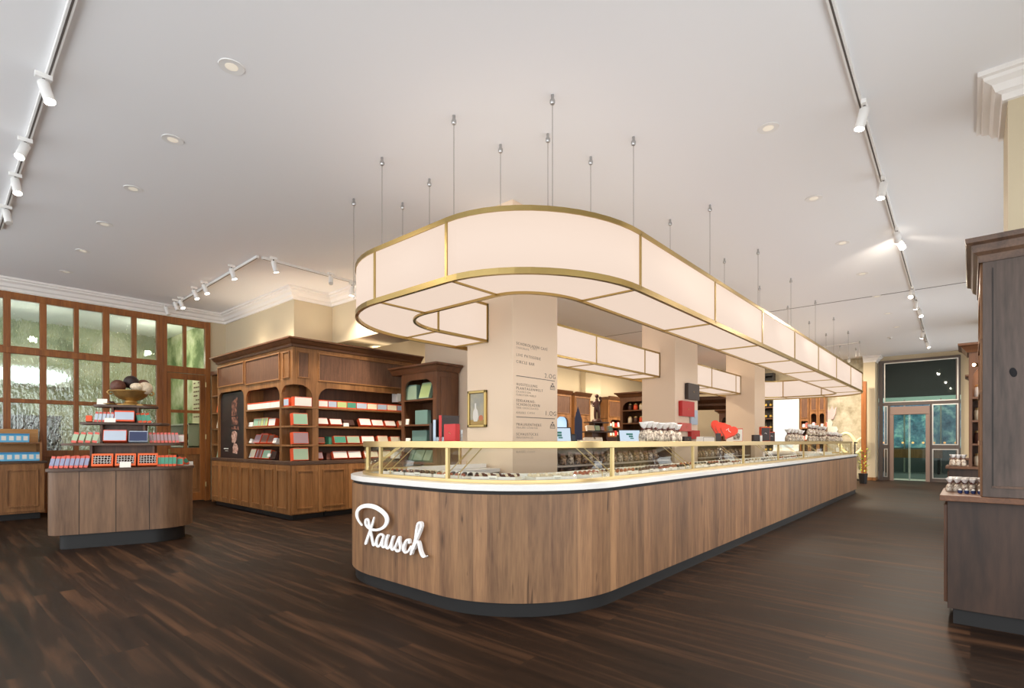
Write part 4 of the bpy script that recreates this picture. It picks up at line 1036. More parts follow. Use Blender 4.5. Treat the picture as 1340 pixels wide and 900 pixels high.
# ---- goods -----------------------------------------------------------
STY = dict(
    wpat=('white patterned', 'orange', 'cardwhite'), wblue=('bluish', 'orange', 'paleblue'), lime=('lime green', 'orange', 'lime'), green=('deep green', 'orange', 'teal'),
    lblue=('pale blue', 'orange', 'paleblue'), beige=('beige', 'orange', 'creamcard'), yell=('cream yellow', 'orange', 'creamcard'), white=('white', 'orange', 'cardwhite'),
    brown=('brown', 'orange', 'brownbox'), teal=('teal', 'orange', 'teal'), cgreen=('cream green', 'orange', 'sage'), cream=('cream', 'orange', 'creamcard'), mint=('mint green', 'orange', 'mint'),
    rose=('rose brown', 'orange', 'mauve'), choc=('dark brown', 'choc', 'choc'), wcard=('white', 'cardwhite', 'cardwhite'))
def row_y(y, z, place, items, group, tilt=0, h=.12, d=.07, mode='panel', hs=None):
    """boxes side by side along x on a shelf facing -y; items are (pixel edge, pixel edge, style)"""
    for i, it in enumerate(items):
        a, c, st = it[:3]; hh = it[3] if len(it) > 3 else h
        x0, x1 = at_y(a, y).x, at_y(c, y).x; nm, bo, fa = STY[st]
        product('gift_box', f'{nm} gift box, {ORD[i]} from the left on the {place}', 'box', group, x1 - x0 - .008, d, hh, M[bo], M[fa], ((x0 + x1) / 2, y, z + .001), 0, tilt, mode)
def row_x(x, z, place, items, group, tilt=0, h=.12, d=.07, mode='panel'):
    for i, it in enumerate(items):
        a, c, st = it[:3]; hh = it[3] if len(it) > 3 else h
        y0, y1 = min(9.86, at_x(a, x).y), min(9.79, at_x(c, x).y); nm, bo, fa = STY[st]
        product('gift_box', f'{nm} gift box, {ORD[i]} from the left on the {place}', 'box', group, abs(y0 - y1) - .008, d, hh, M[bo], M[fa], (x, (y0 + y1) / 2, z + .001), -PI / 2, tilt, mode)
yy = 8.2
row_y(yy, ZS[2], 'top shelf of the wide bay', [(413.5, 426, 'wpat'), (426, 437.7, 'wblue'), (437.7, 450.7, 'lime'), (450.7, 463, 'green'), (463, 477, 'lblue'), (477, 490.4, 'beige'), (490.4, 503, 'wblue'), (503, 516, 'yell'), (516, 530, 'lblue'), (530, 543, 'wpat')], 'gift boxes on the wide top shelf', 0, .125, .08, 'wide')
row_y(yy, ZS[1], 'second shelf of the wide bay', [(413, 428, 'white'), (430, 446, 'white', .11), (448, 462, 'choc', .1), (469, 484, 'white', .14), (485, 500, 'white', .12), (502, 516, 'white', .11), (520, 536, 'cream', .12)], 'gift boxes on the wide second shelf', .5)
row_y(yy, ZS[0], 'third shelf of the wide bay', [(413, 423, 'brown', .1), (435, 451, 'teal', .13), (452, 469, 'cgreen', .13), (471, 488, 'white', .13), (492, 506, 'cream', .14), (509, 522, 'cream', .13), (526, 542, 'white', .12)], 'gift boxes on the wide third shelf', .3)
row_y(yy, ZC, 'lowest shelf of the wide bay', [(413, 421, 'rose', .12), (434, 453, 'white', .13), (454, 471, 'white', .13), (475, 481, 'white', .13), (482, 493, 'cream', .12), (496, 510, 'cream', .13), (514, 527, 'yell', .14)], 'gift boxes on the wide lowest shelf', .4)
product('gift_box', 'white card standing before the dark brown box on the wide second shelf', 'box', None, .1, .02, .06, M['cardwhite'], M['cardwhite'], (at_y(453, 8.13).x, 8.14, ZS[1] + .001), 0, .2)
product('gift_box', 'dark teal box turned sideways on the third shelf of the wide bay', 'box', None, .12, .09, .13, M['green'], M['teal'], (at_y(429, 8.3).x, 8.32, ZS[0] + .001), .3, 0)
product('gift_box', 'grey brown box turned sideways on the lowest shelf of the wide bay', 'box', None, .15, .09, .12, M['choc'], M['brownbox'], (at_y(427, 8.3).x, 8.32, ZC + .001), .3, 0)
product('gift_box', 'white cube at the counter end of the corner worktop', 'box', None, .13, .12, .12, M['cardwhite'], M['white'], (at_y(516, 8.12).x, 8.15, ZC + .0), 0, 0)
# left bay
xx = 4.08
for i in range(14):
    y0 = 9.855 - i * .0915; y1 = y0 - .0915
    product('slim_box', f'{ORD[i]} white slim box of the row on the top shelf beside the poster', 'box', 'white slim boxes beside the poster', y0 - y1 - .006, .09, .115, M['cardwhite'], M['orange'], (xx, (y0 + y1) / 2, ZS[2] + .001), -PI / 2, 0, 'top')
row_x(xx, ZS[1], 'second shelf beside the poster', [(324, 329, 'wcard', .07), (330, 335.5, 'wcard', .08), (336, 343, 'mint', .15), (343, 346, 'cgreen', .15), (346, 349, 'lime', .15), (349, 352, 'cgreen', .15), (352, 355, 'lime', .15), (356, 365, 'white', .13)], 'boxes on the second shelf by the poster', .15)
row_x(xx, ZS[0], 'third shelf beside the poster', [(324, 329, 'wcard', .08), (329.5, 334, 'wcard', .07), (336, 344, 'rose', .16), (345, 353, 'brown', .16), (354, 361, 'brown', .15), (361, 366, 'wcard', .09)], 'boxes on the third shelf by the poster', .35)
row_x(xx, ZC, 'lowest shelf beside the poster', [(323.5, 328, 'wcard', .08), (329, 337.5, 'cream', .17), (338.5, 341, 'rose', .16), (341, 343.5, 'brown', .16), (343.5, 346, 'rose', .16), (347, 357, 'mint', .16), (358, 365, 'choc', .13)], 'boxes on the lowest shelf by the poster', .3)
product('gift_box', 'white card before the mint box on the lowest shelf beside the poster', 'box', None, .1, .015, .06, M['cardwhite'], M['cardwhite'], (4.0, at_x(352, 4.0).y, ZC + .05), -PI / 2, .3)
for i, (a, c) in enumerate(((330, 336), (344, 353))):
    y0, y1 = at_x(a, 4.2).y, at_x(c, 4.2).y
    product('gift_box', ['small mauve box stacked at the back of the second shelf beside the poster', 'orange topped box at the back of the third shelf beside the poster'][i], 'box', None, y0 - y1, .07, .14 + .05 * i, M['orange'], M['mauve'], (4.22, (y0 + y1) / 2, ZS[1 - i] + .001), -PI / 2, .1)
# corner bay
for i, (a, c, st, z, h) in enumerate(((382, 405, 'wpat', ZS[2], .15), (376.5, 400, 'mint', ZS[1], .19), (377, 401, 'rose', ZS[0], .19), (377, 401, 'cgreen', ZC, .2))):
    y = 8.17; x0, x1 = max(at_y(a, y).x, 3.98), at_y(c, y).x; nm, bo, fa = STY[st]
    product('gift_box', f'large {nm} gift box on the {["top", "second", "third", "lowest"][i]} level of the corner bay', 'box', 'large gift boxes in the corner bay', x1 - x0, .1, h, M['orange'], M[fa], ((x0 + x1) / 2, y + .02, z + .001), 0, .12 if i else 0)
product('gift_box', 'white patterned box facing the partition on the top corner level', 'box', None, .17, .1, .14, M['orange'], M['paleblue'], (4.09, 8.36, ZS[2] + .001), -PI / 2, 0, 'wide')
# ================================================================ walnut end towers (open side towards the window)
def end_tower(label, loc, rz, w=.98, depth=.5, ret=.4, sl=.08, zt=2.45, shelves=(.88, 1.245, 1.55, 1.99), wd='walnut', r=.2, zo=2.33, name='walnut_shelf_tower', z0=.0, crown=.13):
    t = thing(name, label, 'shelf cabinet', (loc[0], loc[1], 0), rz)
    MB().prism_uz(face_frame(w, z0, zt, sl, .1, zo, r), 0, .035).build('face_frame', M[wd], t)
    MB().box(0, w, depth - .02, depth, z0, zt).build('back_panel', M['oakdark'], t)
    for x in (0, w - .025): MB().box(x, x + .025, .035, depth - .02, z0, zt).build('side_panel', M[wd], t)
    q = MB(); 
    MB().box(w, w + .012, .09, depth - .06, max(z0, .1), zt - .1).build('side_moulding', M[wd], t, bevel=.004)
    for z in shelves:
        MB().box(.026, w - .026, -.004, depth - .02, z - .03, z).build('shelf_board', M['walnuth'], t, bevel=.002)
        if ret: MB().box(-ret, -.001, .12, depth - .02, z - .03, z).build('return_board', M['walnuth'], t, bevel=.002)
    C_ = [(0, zt), (0, zt + crown), (.12, zt + crown), (.12, zt + crown - .03), (.08, zt + crown - .05), (.04, zt + .03), (.02, zt)]
    q = MB().sweep(([(-ret, 0)] if ret else [(0, depth), (0, 0)]) + [(w, 0), (w, depth)], C_); q.box(-ret, w, 0, depth, zt, zt + crown - .01)
    q.build('crown_moulding', M['walnuth'], t)
    if ret: MB().box(-ret, -.001, depth - .04, depth - .02, z0, zt).build('return_back', M['oakdark'], t)
    return t
UX, UY = 5.83, 7.76
end_tower('walnut shelf tower with arched opening standing before the pale pillar', (UX, UY), -PI / 2, w=.97, ret=.25)
def tower_box(label, px0, px1, z, h, body, face, tilt=0, x=UX + .16, group=None, d=.08):
    y0, y1 = at_x(px0, x).y, at_x(px1, x).y
    product('gift_box', label, 'box', group, y0 - y1, d, h, M[body], M[face], (x, (y0 + y1) / 2, z + .001), -PI / 2, tilt)
tower_box('white carton on the upper return board of the walnut tower', 517.5, 524.5, 1.99, .16, 'cardwhite', 'cardwhite', 0, UX + .24)
tower_box('sage green gift box upright on the top board of the walnut tower', 534, 550, 1.99, .27, 'tealgrey', 'sage', 0)
tower_box('pale green gift box leaning on the top board of the walnut tower', 552, 565, 1.99, .29, 'sage', 'lime', .3)
tower_box('teal grey gift box on the second board of the walnut tower', 548, 564, 1.55, .25, 'tealgrey', 'tealgrey')
tower_box('small white card on the second board of the walnut tower', 529, 535, 1.55, .1, 'cardwhite', 'cardwhite', .2, UX + .05, None, .02)
tower_box('wide teal grey gift box on the third board of the walnut tower', 544, 563, 1.245, .2, 'tealgrey', 'tealgrey')
tower_box('small white card on the third board of the walnut tower', 531, 537, 1.245, .06, 'cardwhite', 'cardwhite', .2, UX + .05, None, .02)
for i, (a, c) in enumerate(((532, 543), (544, 556), (557, 566))):
    tower_box(f'{ORD[i]} mint green box leaning on the lowest board of the walnut tower', a, c, .88, .2, 'mint', 'sage', .45, UX + .2, 'mint boxes at the foot of the walnut tower')

# ================================================================ things on the counter: short end
def gift(label, px, x_or_y, axis, w, d, h, body, face, z=1.2475, rz=None, tilt=0, name='gift_box', group=None, mode='panel'):
    p = at_x(px, x_or_y) if axis == 'x' else at_y(px, x_or_y)
    if rz is None: rz = math.atan2(p.y, p.x) - PI / 2
    return product(name, label, 'box', group, w, d, h, body, face, (p.x, p.y, z), rz, tilt, mode)
rk = thing('acrylic_stand', 'clear stepped acrylic stand under the red box on the counter', 'stand', (3.0, 3.32, 1.2475), -PI / 2)
for a in (0, .055, .11): MB().box(-.14, .1, -a + .04, -a + .05, 0, .1 - a * .55).build('riser_plate', glass_clear('acrylic', '#f2f6f8', .06) if a == 0 else bpy.data.materials['acrylic'], rk)
for a in (0, .055): MB().box(-.14, .1, -a, -a + .05, .0, .006).build('step_plate', bpy.data.materials['acrylic'], rk)
for lb_, px, d, w, h, fa in (('slim black box standing beside the pale blue box on the counter', 563.5, .16, .03, .16, 'darkbox'), ('dark box with a pale blue spine on the acrylic stand', 568.6, .16, .034, .19, 'paleblue'), ('tall dark box with a red spine on the acrylic stand', 576.3, .2, .034, .225, 'red')):
    p = at_x(px, 2.94); product('gift_box', lb_, 'box', None, w, d, h, M['darkbox'], M[fa], (2.94 + d, p.y, 1.2475), -PI / 2, 0, 'full')
o = gift('bright red gift box at the front of the acrylic stand', 594, 2.93, 'x', .13, .05, .143, M['red'], M['red'], rz=-PI / 2 + .08)
q = MB(); q.tube([(-.012, -.0525, .07), (-.006, -.0525, .085), (0, -.0525, .07), (.012, -.0525, .065)], .002, 5); e = q.build('emblem', M['brass2'], o)
# framed picture on the first column
t = thing('framed_picture', 'small gold framed painting on the first blush column', 'picture', (4.475, 4.455, 1.42), -PI / 2)
W_, H_ = .31, .44
q = MB()
for r in ((-W_ / 2, W_ / 2, 0, .035), (-W_ / 2, W_ / 2, H_ - .035, H_), (-W_ / 2, -W_ / 2 + .032, 0, H_), (W_ / 2 - .032, W_ / 2, 0, H_)): q.box(r[0], r[1], -.035, 0, r[2], r[3])
q.build('gilt_frame', M['brass'], t, bevel=.006)
MB().box(-W_ / 2 + .03, W_ / 2 - .03, -.012, -.004, .03, H_ - .03).build('canvas', mottled('canvas_grey_ochre', '#8e9290', '#c2b69a', scale=5, p0=.3, p1=.7), t)
q = MB(); q.box(-W_ / 2 + .032, W_ / 2 - .032, -.014, -.012, .032, .09); q.build('painted_ground', mat('#a98a4f', .6), t)
q = MB(); q.prism_uz([(-.06, .07), (.0, .07), (.02, .13), (.005, .2), (-.02, .23), (-.02, .29), (-.045, .29), (-.045, .23), (-.07, .19), (-.075, .12)], -.0145, -.012); q.build('pale_brushwork', mat('#dcd8d0', .6), t)
q = MB(); q.prism_uz([(.06 + .035 * math.cos(a), .11 + .035 * math.sin(a)) for a in [2 * PI * i / 14 for i in range(14)]], -.0147, -.012); q.build('orange_brushwork', mat('#c0714f', .6), t)
# ---- floor directory printed on the first column (faces -y)
sg = thing('floor_directory', 'printed floor directory in grey capitals on the first blush column', 'sign', (4.48, 3.909, 0), 0)
ink = mat('#6f625a', .6, name='print_dark'); ink2 = mat('#a89a8d', .6, name='print_light')
YC1 = 3.91
def text(s, px, py, cap, m=ink, width=None, nm='text_lettering'):
    p = at_y(px, YC1, py)
    cu = bpy.data.curves.new(nm, 'FONT'); cu.body = s; cu.size = cap / .7; cu.extrude = .0006; cu.space_character = 1.28; cu.offset = -.0006
    cu.materials.append(m)
    o = bpy.data.objects.new(nm, cu); COL.objects.link(o); o.parent = sg
    o.location = (p.x - 4.48, -.0008, p.z); o.rotation_euler = (PI / 2, 0, 0)
    bpy.context.view_layer.update(); k = width / max(.01, o.dimensions.x)
    me = bpy.data.meshes.new_from_object(o.evaluated_get(bpy.context.evaluated_depsgraph_get()))
    for v in me.vertices: v.co.x *= k
    loc = o.location.copy(); bpy.data.objects.remove(o)
    o = bpy.data.objects.new(nm, me); COL.objects.link(o); o.parent = sg; o.location = loc; o.rotation_euler = (PI / 2, 0, 0)
    return o
def wid(a, c): return at_y(c, YC1).x - at_y(a, YC1).x
text('SCHOKOLADEN CAFÉ', 675.5, 450.5, .034, ink, wid(675.5, 716))
text('CHOCOLATE', 675.5, 455.5, .026, ink2, wid(675.5, 692)); text('CAFE', 694, 456.8, .026, ink2, wid(694, 702))
text('LIVE PATISSERIE', 675.5, 465.5, .034, ink, wid(675.5, 707))
text('CIRCLE BAR', 675.5, 474.5, .034, ink, wid(675.5, 699))
text('2.OG', 712.5, 494, .055, ink, wid(712.5, 726.5))
text('AUSSTELLUNG', 675.5, 504, .032, ink, wid(675.5, 703))
text('PLANTAGENWELT', 675.5, 509, .032, ink, wid(675.5, 710))
text('EXHIBITION', 675.5, 513.3, .025, ink2, wid(675.5, 694))
text('PLANTATION WORLD', 675.5, 517.3, .025, ink2, wid(675.5, 701))
text('EDELKAKAO-', 675.5, 525.3, .032, ink, wid(675.5, 700))
text('SCHOKOLADEN', 675.5, 530.2, .032, ink, wid(675.5, 706))
text('FINE CHOCOLATES', 675.5, 534.3, .025, ink2, wid(675.5, 704))
text('KASSE', 675.5, 540.8, .024, ink, wid(675.5, 686)); text('| CASH', 687, 541, .024, ink2, wid(687, 699))
text('1.OG', 713, 543.3, .055, ink, wid(713, 726.5))
text('PRALINENTHEKE', 675.5, 556.7, .032, ink, wid(675.5, 708))
text('PRALINE COUNTER', 675.5, 560.5, .025, ink2, wid(675.5, 703))
text('SCHAUSTÜCKE', 675.5, 569.6, .032, ink, wid(675.5, 704))
text('MASTERPIECES', 675.5, 573.6, .025, ink2, wid(675.5, 697))
text('SHOWPIECES', 675.5, 586.5, .025, ink2, wid(675.5, 700))
text('KASSE', 675.5, 592.5, .024, ink, wid(675.5, 686)); text('| CASH', 687, 592.5, .024, ink2, wid(687, 699))
for py in (491.3, 545.2):
    p = at_y(675.5, YC1, py); x1 = at_y(726, YC1).x
    MB().box(p.x - 4.48, x1 - 4.48, -.0012, 0, p.z - .004, p.z + .004).build('rule_line', ink, sg)
for py in (510, 560.5):
    p = at_y(723, YC1, py); q = MB(); c = p.x - 4.48
    for x0, x1, z0, z1 in ((-.07, .07, 0, .008), (-.07, -.062, .008, .045), (.062, .07, .008, .045), (-.07, .07, .045, .053), (-.05, .05, .022, .028)): q.box(c + x0 * .7, c + x1 * .7, -.0012, 0, p.z + z0 * .65, p.z + z1 * .65)
    for dx, dz in ((-.032, .058), (.032, .058), (0, .098)):
        q.prism_uz([(c + .7 * (dx + .026 * math.cos(a)), p.z + .65 * (dz + .03 * math.sin(a))) for a in [PI * i / 6 for i in range(7)]], -.0012, 0)
    q.build('praline_icon', ink, sg)
# ---- gift boxes mounted on the second column
for i, (a, b_, c, d_, m, lb_) in enumerate(((896, 497, 910.5, 522, 'darkbox', 'dark brown box mounted highest on the second column'), (888, 520, 904, 544, 'red', 'large red box mounted on the second column'),
        (902.5, 532, 911, 555, 'paleblue', 'pale blue box mounted at the column edge beside the red one'), (887, 549, 900, 564, 'coral', 'coral pink box mounted low on the second column'),
        (900, 559, 911, 574, 'red', 'small red box mounted below the pale blue one'), (891, 567, 900, 577, 'darkbox', 'small dark box mounted lowest on the second column'))):
    y = 3.995; p0, p1 = at_y(a, y, b_), at_y(c, y, d_)
    z0 = at_y(a, y, d_).z; z1 = at_y(a, y, b_).z
    dep = .03 if m == 'paleblue' else .07
    t = thing('mounted_box', lb_, 'box', ((p0.x + p1.x) / 2, y, z0), 0, 'gift boxes mounted on the second column')
    w = p1.x - p0.x; h = z1 - z0 - .06
    MB().box(-w / 2, w / 2, -dep, 0, 0, h).build('carton', M[m], t, bevel=.004)
    MB().box(-w / 2 - .003, w / 2 + .003, -dep - .002, -dep * .45, -.003, h + .003).build('lid', M[m], t, bevel=.003)
    q = MB(); q.tube([(-.02, -dep - .003, h * .48), (-.008, -dep - .003, h * .54), (0, -dep - .003, h * .47), (.02, -dep - .003, h * .45)], .004, 5); q.build('emblem', M['brass2'], t)

# ================================================================ inner run of the counter: shelves with bags, tills
bagm = [mottled('praline_bag_a', '#3a231a', '#b08a66', scale=28, rough=.25), mottled('praline_bag_b', '#4b2f22', '#d8c7b2', scale=26, rough=.25)]
film = glass_clear('cellophane', '#fbfbfb', .16)
def inner_shelf(label, x0, x1):
    t = thing('inner_shelf_unit', label, 'shelf cabinet', ((x0 + x1) / 2, 4.3, 0)); w = x1 - x0
    MB().box(-w / 2, w / 2, -.28, .3, .1, .7).build('base', M['walnut'], t)
    MB().box(-w / 2, w / 2, .27, .3, .7, 1.17).build('back_panel', M['oakdark'], t)
    for z in (.72, .93, 1.19): MB().box(-w / 2, w / 2, -.25, .27, z - .025, z).build('shelf_board', mat('#b9aba0', .4), t, bevel=.003)
    for s in (-1, 1): MB().box(s * w / 2 - .0125, s * w / 2 + .0125, -.27, .3, .7, 1.165).build('side_panel', M['walnut'], t)
    MB().box(-w / 2 + .04, w / 2 - .04, -.24, .25, 0, .1).build('plinth', M['black'], t)
    return t
IS = [(5.42, 8.95, 'first and second column'), (10.15, 13.45, 'second and third column')]
bagproto = {}
def flat_bag(label, loc, k, s, rz, group):
    if k not in bagproto:
        t = thing('praline_bag', label, 'bag', loc, rz, group); bagproto[k] = t
        q = MB(); q.lathe([(.03, 0), (.052, .01), (.055, .05), (.045, .1), (.03, .125)], 10, wob=lambda a, z: 1 + .12 * math.sin(3 * a + z * 30)); q.build('bag_body', bagm[k], t, smooth=True)
        MB().box(-.04, .04, -.006, .006, .12, .15).build('top_seal', M['brownbox'], t)
    else:
        t = dup(bagproto[k], loc, (0, 0, rz), label, group)
    t.scale = (s, s, s); return t
for u, (x0, x1, nm) in enumerate(IS):
    inner_shelf(f'low inner shelf unit with praline bags between the {nm}', x0, x1)
    for lv, z in enumerate((.72, .93)):
        n = int((x1 - x0 - .3) / .17)
        for i in range(n):
            flat_bag(f'{ORD[i]} small praline bag on the {["lower", "upper"][lv]} board between the {nm}', (x0 + .18 + .17 * i, 4.13 + .03 * RND.random(), z + .001), RND.randrange(2), .95 + .25 * RND.random(), RND.uniform(-.3, .3), f'praline bags, {["lower", "upper"][lv]} board, {nm}')
# till screens
def till(label, px, y, z, rz, first={}):
    p = at_y(px, y)
    if not first:
        t = thing('till_screen', label, 'till', (p.x, p.y, z), rz, 'till screens'); first['t'] = t
        o = MB().box(-.19, .19, -.014, .014, 0, .25).build('housing', M['black'], t, bevel=.01); o.location = (0, 0, .02); o.rotation_euler = (-.35, 0, 0)
        MB().box(-.172, .172, -.016, -.0135, .018, .232).build('display', emit('till_display', '#cfe4f6', .9), o)
        q = MB(); q.box(-.06, .05, -.0175, -.016, .15, .18); q.box(-.02, .05, -.0175, -.016, .11, .14); q.box(.0, .06, -.0175, -.016, .08, .1); q.build('display_logo', mat('#3a8a83', .5), o)
        q = MB(); q.box(-.1, .1, -.02, .12, 0, .02); q.box(-.03, .03, .05, .08, .02, .18); q.build('stand', M['black'], t, bevel=.004)
        return t
    return dup(first['t'], (p.x, p.y, z), (0, 0, rz), label)
till('bright till screen beside the first column', 731, 4.25, 1.191, -.75)
till('bright till screen between the first and second column', 825, 4.25, 1.191, -.8)
till('bright till screen beside the second column', 905, 4.3, 1.191, -.85)
for i, (px, lb_) in enumerate(((748, 'black till back beside the first bright screen'), (812, 'black card reader beside the second bright screen'))):
    p = at_y(px, 4.45); t = thing('card_reader', lb_, 'card reader', (p.x, p.y, 1.191), -.7)
    MB().box(-.06, .06, -.03, .03, 0, .17).build('housing', M['black'], t, bevel=.008); MB().box(-.045, .045, -.032, -.03, .07, .15).build('display', mat('#3c4656', .3), t)
for i, (px, w, h, lb_) in enumerate(((764, .22, .08, 'low white carton behind the till'), (776, .16, .09, 'cream carton behind the till'))):
    p = at_y(px, 4.5); product('gift_box', lb_, 'box', None, w, .12, h, M['cardwhite'], M['creamcard'], (p.x, p.y, 1.191), -.6, 0)
# ---- bags with bows on the glass top
bowbag = {}
fill = [mottled('bag_filling_a', '#3b241b', '#e2d3bf', scale=38, p0=.38, p1=.6, rough=.35), mottled('bag_filling_b', '#6b4632', '#efe3d0', scale=36, p0=.38, p1=.6, rough=.35)]
def bow_bag(label, loc, s, rz, group, k=0):
    if k not in bowbag:
        t = thing('cellophane_bag', label, 'bag', loc, rz, group); bowbag[k] = t
        w = lambda a, z: 1 + .08 * math.sin(4 * a + 9 * z)
        MB().lathe([(.03, .0), (.042, .006), (.046, .04), (.04, .075), (.028, .1), (.012, .122)], 12, wob=w).build('praline_filling', fill[k], t, smooth=True)
        q = MB(); q.lathe([(.012, .124), (.022, .145), (.036, .175), (.042, .19), (.03, .182), (.012, .15)], 14, wob=lambda a, z: 1 + .28 * math.sin(5 * a) * (z > .14)); q.build('crimped_top', mat('#eee9e6', .22, coat=.4), t, smooth=True)
        q = MB(); q.tube([(-.03, -.012, .128), (-.014, -.016, .138), (0, -.016, .124), (.014, -.016, .138), (.03, -.012, .126), (.012, -.018, .116), (0, -.016, .124), (-.02, -.016, .112)], .005, 6)
        q.lathe([(.014, .118), (.016, .124), (.014, .13)], 10); q.build('bow', mat('#5c2420', .5), t)
    else: t = dup(bowbag[k], loc, (0, 0, rz), label, group)
    t.scale = (s, s, s); return t
n = 0
for r, y in enumerate((2.34, 2.48)):
    for i in range(7):
        px = 842 + i * 7.0 + r * 3
        if r == 0 and i == 6: px = 879
        p = at_y(px, y)
        bow_bag(f'cellophane praline bag with a bow, {ORD[i]} in the {["front", "rear"][r]} row on the glass case', (p.x, p.y, 1.247), .98 + .08 * RND.random(), RND.random() * 6, 'cellophane praline bags on the glass case', (i + r) % 2)
p = at_y(885.5, 2.36); bow_bag('single cellophane praline bag standing apart beside the coral box', (p.x, p.y, 1.247), .95, 1, 'cellophane praline bags on the glass case', 1)
# ---- heart boxes, cartons
def face_rz(p): return math.atan2(p[1], p[0]) - PI / 2
def heart_poly(r):
    return [(r * .0625 * 16 * math.sin(t) ** 3, r * .0625 * (13 * math.cos(t) - 5 * math.cos(2 * t) - 2 * math.cos(3 * t) - math.cos(4 * t)) + r) for t in [2 * PI * i / 36 for i in range(36)]]
for i, (px, y, r, tl, z, lb_) in enumerate(((936, 2.58, .1, .55, .085, 'upper orange red heart box at the back of the heart pile'), (942, 2.44, .1, .55, .05, 'middle orange red heart box of the heart pile'), (949, 2.3, .1, .55, .02, 'front orange red heart box of the heart pile'))):
    p = at_y(px, y); t = thing('heart_box', lb_, 'box', (p.x, p.y, 1.248 + z), face_rz(p), 'orange red heart boxes')
    t.rotation_euler = (-.25, tl * .8 - .1, face_rz(p))
    hm_ = mat('#e8432a', .35)
    MB().prism_uz([(x, zz_) for x, zz_ in heart_poly(r)], -.06, 0).build('carton', hm_, t, bevel=.008)
    MB().prism_uz([(x * 1.03, (zz_ - r) * 1.03 + r) for x, zz_ in heart_poly(r)], -.085, -.055).build('lid', hm_, t, bevel=.01)
    q = MB(); q.tube([(-.03, -.087, r), (-.01, -.087, r + .03), (0, -.087, r), (.03, -.087, r - .01)], .004, 5); q.build('emblem', M['cardwhite'], t)
def gbox(lb_, px, y, w, h, body, face, d=.1, mode='panel', z=1.247, dz=0, group=None):
    p = at_y(px, y); return product('gift_box', lb_, 'box', group, w, d, h, M[body], M[face], (p.x, p.y, z), face_rz(p) + dz, 0, mode)
gbox('dark box at the foot of the heart pile', 940, 2.3, .06, .1, 'darkbox', 'darkbox', .06)
gbox('white box with a dark top at the right of the heart pile', 955, 2.4, .08, .12, 'cardwhite', 'cardwhite', .06)
t_ = gbox('orange box with a photograph print beside the hearts', 962.5, 2.55, .19, .19, 'orange', 'cardwhite', .05)
q = MB(); q.prism_uz([(-.06, .03), (.05, .03), (.06, .1), (.0, .16), (-.05, .1)], -.053, -.0515); q.build('photo_print', mottled('photo_print', '#2b2020', '#c9b8a8', scale=25), t_)
gbox('low white tray beside the second column', 922, 2.9, .22, .07, 'cardwhite', 'cardwhite', .12)
gbox('low dark box with a white card beside the hearts', 928, 2.6, .14, .06, 'choc', 'cardwhite', .08)
for i, (px, w, h, bo, fa, lb_) in enumerate(((987.5, .09, .1, 'darkbox', 'darkbox', 'small dark carton first in the group of orange edged cartons'), (993, .04, .1, 'orange', 'cardwhite', 'narrow white and orange carton in the carton group'), (999, .13, .23, 'orange', 'darkbox', 'tallest dark carton with orange side'), (1007, .1, .16, 'orange', 'darkbox', 'shorter dark carton with orange side'))):
    t_ = gbox(lb_, px, 2.45 + .03 * (i % 2), w, h, bo, fa, .09, 'panel', 1.247, .35)
    if h > .15: q = MB(); q.tube([(-.015, -.093, h * .55), (0, -.093, h * .6), (.015, -.093, h * .52)], .004, 5); q.build('emblem', M['cardwhite'], t_)
# heaps of bags towards the far end: every bag is its own
k = 0
for px0, px1, y, n_, lb_ in ((1030, 1050, 2.36, 8, 'brown praline bag lying in the near heap'), (1058, 1080, 2.36, 10, 'bag of pralines in the middle heap'), (1083, 1101, 2.36, 12, 'dark praline bag in the far heap')):
    for i in range(n_):
        px = px0 + (px1 - px0) * (i + .5) / n_
        for lay in range(2 if n_ == 10 else 1):
            p = at_y(px, y + .1 * (i % 2))
            t = bow_bag(f'{lb_}, {ORD[i]} along it' + (', upper layer' if lay else ''), (p.x, p.y, 1.247 + .13 * lay), (1.1, .95, 1.0)[(n_ - 8) // 2] + .15 * RND.random(), RND.random() * 6, 'praline bags heaped at the far end of the counter', (i + lay) % 2)
# small lamp holder at the far counter end
t = thing('counter_stanchion', 'small black post at the far end of the counter', 'post', (15.05, 2.112, .944))
MB().lathe([(.035, 0), (.035, .015), (.015, .02), (.015, .3)], 12).build('post', M['black'], t); MB().box(-.015, .015, -.05, .015, .26, .29).build('hook', M['black'], t)
